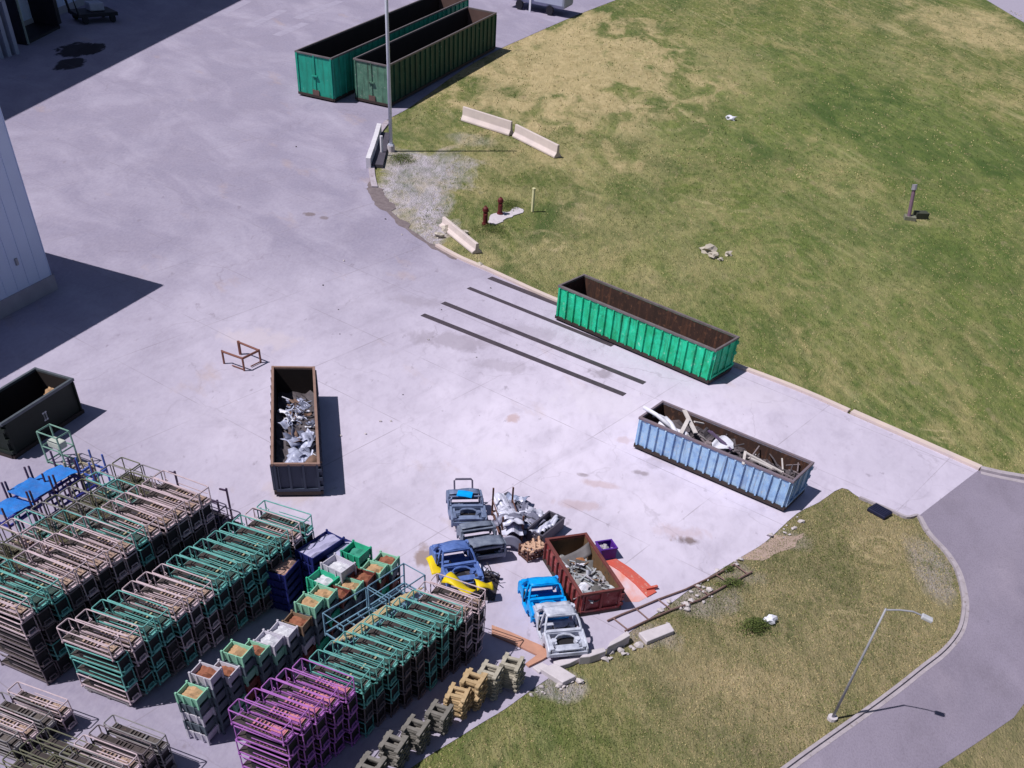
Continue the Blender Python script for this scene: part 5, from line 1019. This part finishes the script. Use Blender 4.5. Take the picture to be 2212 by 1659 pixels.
b_=G(205,45); t=thing('hand_cart','dark hand cart with a pale load in the shade of the hall','cart',b_,R(50)); m=MB(); m.box((0,0,.6),(4.0,2.2,.25)); m.build('tray',BKS,t); m=MB(); m.tube([(-1.9,-.9,.6),(-2.3,-.9,2.6),(-2.3,.9,2.6),(-1.9,.9,.6)],.12,6); m.build('handle',BKS,t); m=MB(); m.box((.3,0,1.05),(1.5,1.0,.6)); m.build('load',LGS,t,bevel=.1)
for x in (-1.4,1.4):
    for y in (-1,1): m=MB(); m.tube([(x,y-.12,.3),(x,y+.12,.3)],.3,10); m.build('wheel',BKS,t)
# parked trailer behind the containers
b_=G(1090,17); t=thing('trailer','blue grey trailer standing behind the dark containers','trailer',b_+Vector((0,0,0)),aD-R(90)); m=MB(); TRM=mat('trailer_grey',(.40,.43,.60),(.32,.35,.5),.6,scale=1)
m.box((3.6,2.4,1.5),(7.2,3.6,1.7)); m.build('body',TRM,t,bevel=.3)
for k,x in enumerate((1.6,5.4)): m=MB(); m.tube([(x,.5,.42),(x,1,.42)],.42,14); m.build('wheel',BKS,t)
m=MB(); m.box((3.0,.45,1.2),(.22,.12,2.4)); m.build('support_leg',WHT,t)

# ---------------------------------------------------------------- weeds and grass blades (uncountable)
GM=[mat('blade_green',(.20,.23,.065),(.11,.15,.04),.9,scale=.8),mat('blade_dark',(.10,.135,.04),(.07,.095,.03),.9,scale=.8),mat('blade_straw',(.60,.50,.28),(.46,.37,.20),.9,scale=.8),mat('blade_tan',(.48,.37,.22),(.36,.27,.16),.9,scale=.8)]
isl_poly=[Vector((p.x,p.y)) for p in (se[:]+[se[-1]+Vector((-3,-3,0)),isl[-1]]+isl[::-1])]
ypoly=[Vector((p.x,p.y)) for p in yard_poly]; rpoly=[Vector((p.x,p.y)) for p in road_poly]
def grass(name,label,n,box,test,h0,h1,wd,seed,cl):
    rr=random.Random(seed); mb=MB(); c=0; tries=0
    while c<n and tries<n*6:
        tries+=1; x,y=rr.uniform(box[0],box[1]),rr.uniform(box[2],box[3])
        if not test((x,y)): continue
        nv=noise.noise(Vector((x*.22,y*.22,0)))+.5*noise.noise(Vector((x*.9,y*.9,3)))
        if rr.random()>.75+.5*nv: continue
        mi=(0 if rr.random()<.5 else 1) if rr.random()<.52+.7*nv else (2 if rr.random()<.5 else 3)
        if nv>.3 and rr.random()<.5: mi=1
        c+=1; p=Vector((x,y,-.02))
        for k in range(cl):
            q=rr.uniform(0,6.283); h=rr.uniform(h0,h1); o=Vector((rr.gauss(0,wd*1.6),rr.gauss(0,wd*1.6),0)); w=Vector((math.cos(q),math.sin(q),0))*wd*.5; ln=Vector((rr.gauss(0,.5),rr.gauss(0,.5),1)).normalized()*h
            mb.add([p+o-w,p+o+w,p+o+ln],[(0,1,2)],mi)
    o=mb.build(name,GM); return tag(o,label,'grass',kind='stuff')
tI=lambda p: inside(p,isl_poly)
tF=lambda p: not inside(p,ypoly) and not inside(p,rpoly) and p[1]>40
tS=lambda p: p[0]>12 and not inside(p,ypoly) and not inside(p,rpoly) and not inside(p,isl_poly)
grass('island_grass','short dry grass on the near island',30000,(-8,22,18,46),tI,.03,.075,.035,1,2)
grass('field_grass','mown patchy grass of the near field',36000,(-14,45,46,100),tF,.03,.09,.05,2,2)
grass('far_field_grass','rough grass of the far field',14000,(-20,75,95,190),tF,.05,.12,.10,3,2)
grass('verge_grass','grass beyond the road at bottom right',7000,(12,34,16,40),tS,.03,.075,.035,4,2)
def bush(label,u,v,n,su,sv,h,seed,name='weed_bush'):
    rr=random.Random(seed); mb=MB(); q=G(u,v); ax=(G(u+su,v)-q); ay=(G(u,v-sv)-q)
    for k in range(n):
        a_,b_=rr.gauss(0,.45),rr.gauss(0,.45); c_=q+ax*a_+ay*b_; hh=h*max(.1,1-(a_*a_+b_*b_)*.9)*rr.random()
        d=Vector((rr.gauss(0,1),rr.gauss(0,1),rr.gauss(.4,.6))).normalized()*.10; e=d.cross(Vector((rr.random(),rr.random(),1))).normalized()*.045; c_=c_+Vector((0,0,hh)); mb.add([c_-e,c_+d*.5-e*.2+Vector((0,0,.02)),c_+e,c_+d],[(0,1,3),(1,2,3)],rr.choice([0,1,1,1]))
    st=mb.build(name,GM); return tag(st,label,'bush')
bush('low dark green bush in the near island beside a white bag',1630,1356,1400,34,18,.45,1)
bush('green weed clump at the right end of the ladder frame',1580,1262,500,30,12,.22,2)
bush('dark weeds around the hydrant pad',1060,498,900,45,14,.25,3)
bush('bright weeds at the foot of light pole',868,346,1200,32,12,.3,4)
bush('green weeds behind the hydrants',1100,446,900,30,12,.3,5)
bush('grass tuft inside the ladder frame, far bay',1572,1232,200,12,6,.2,6)
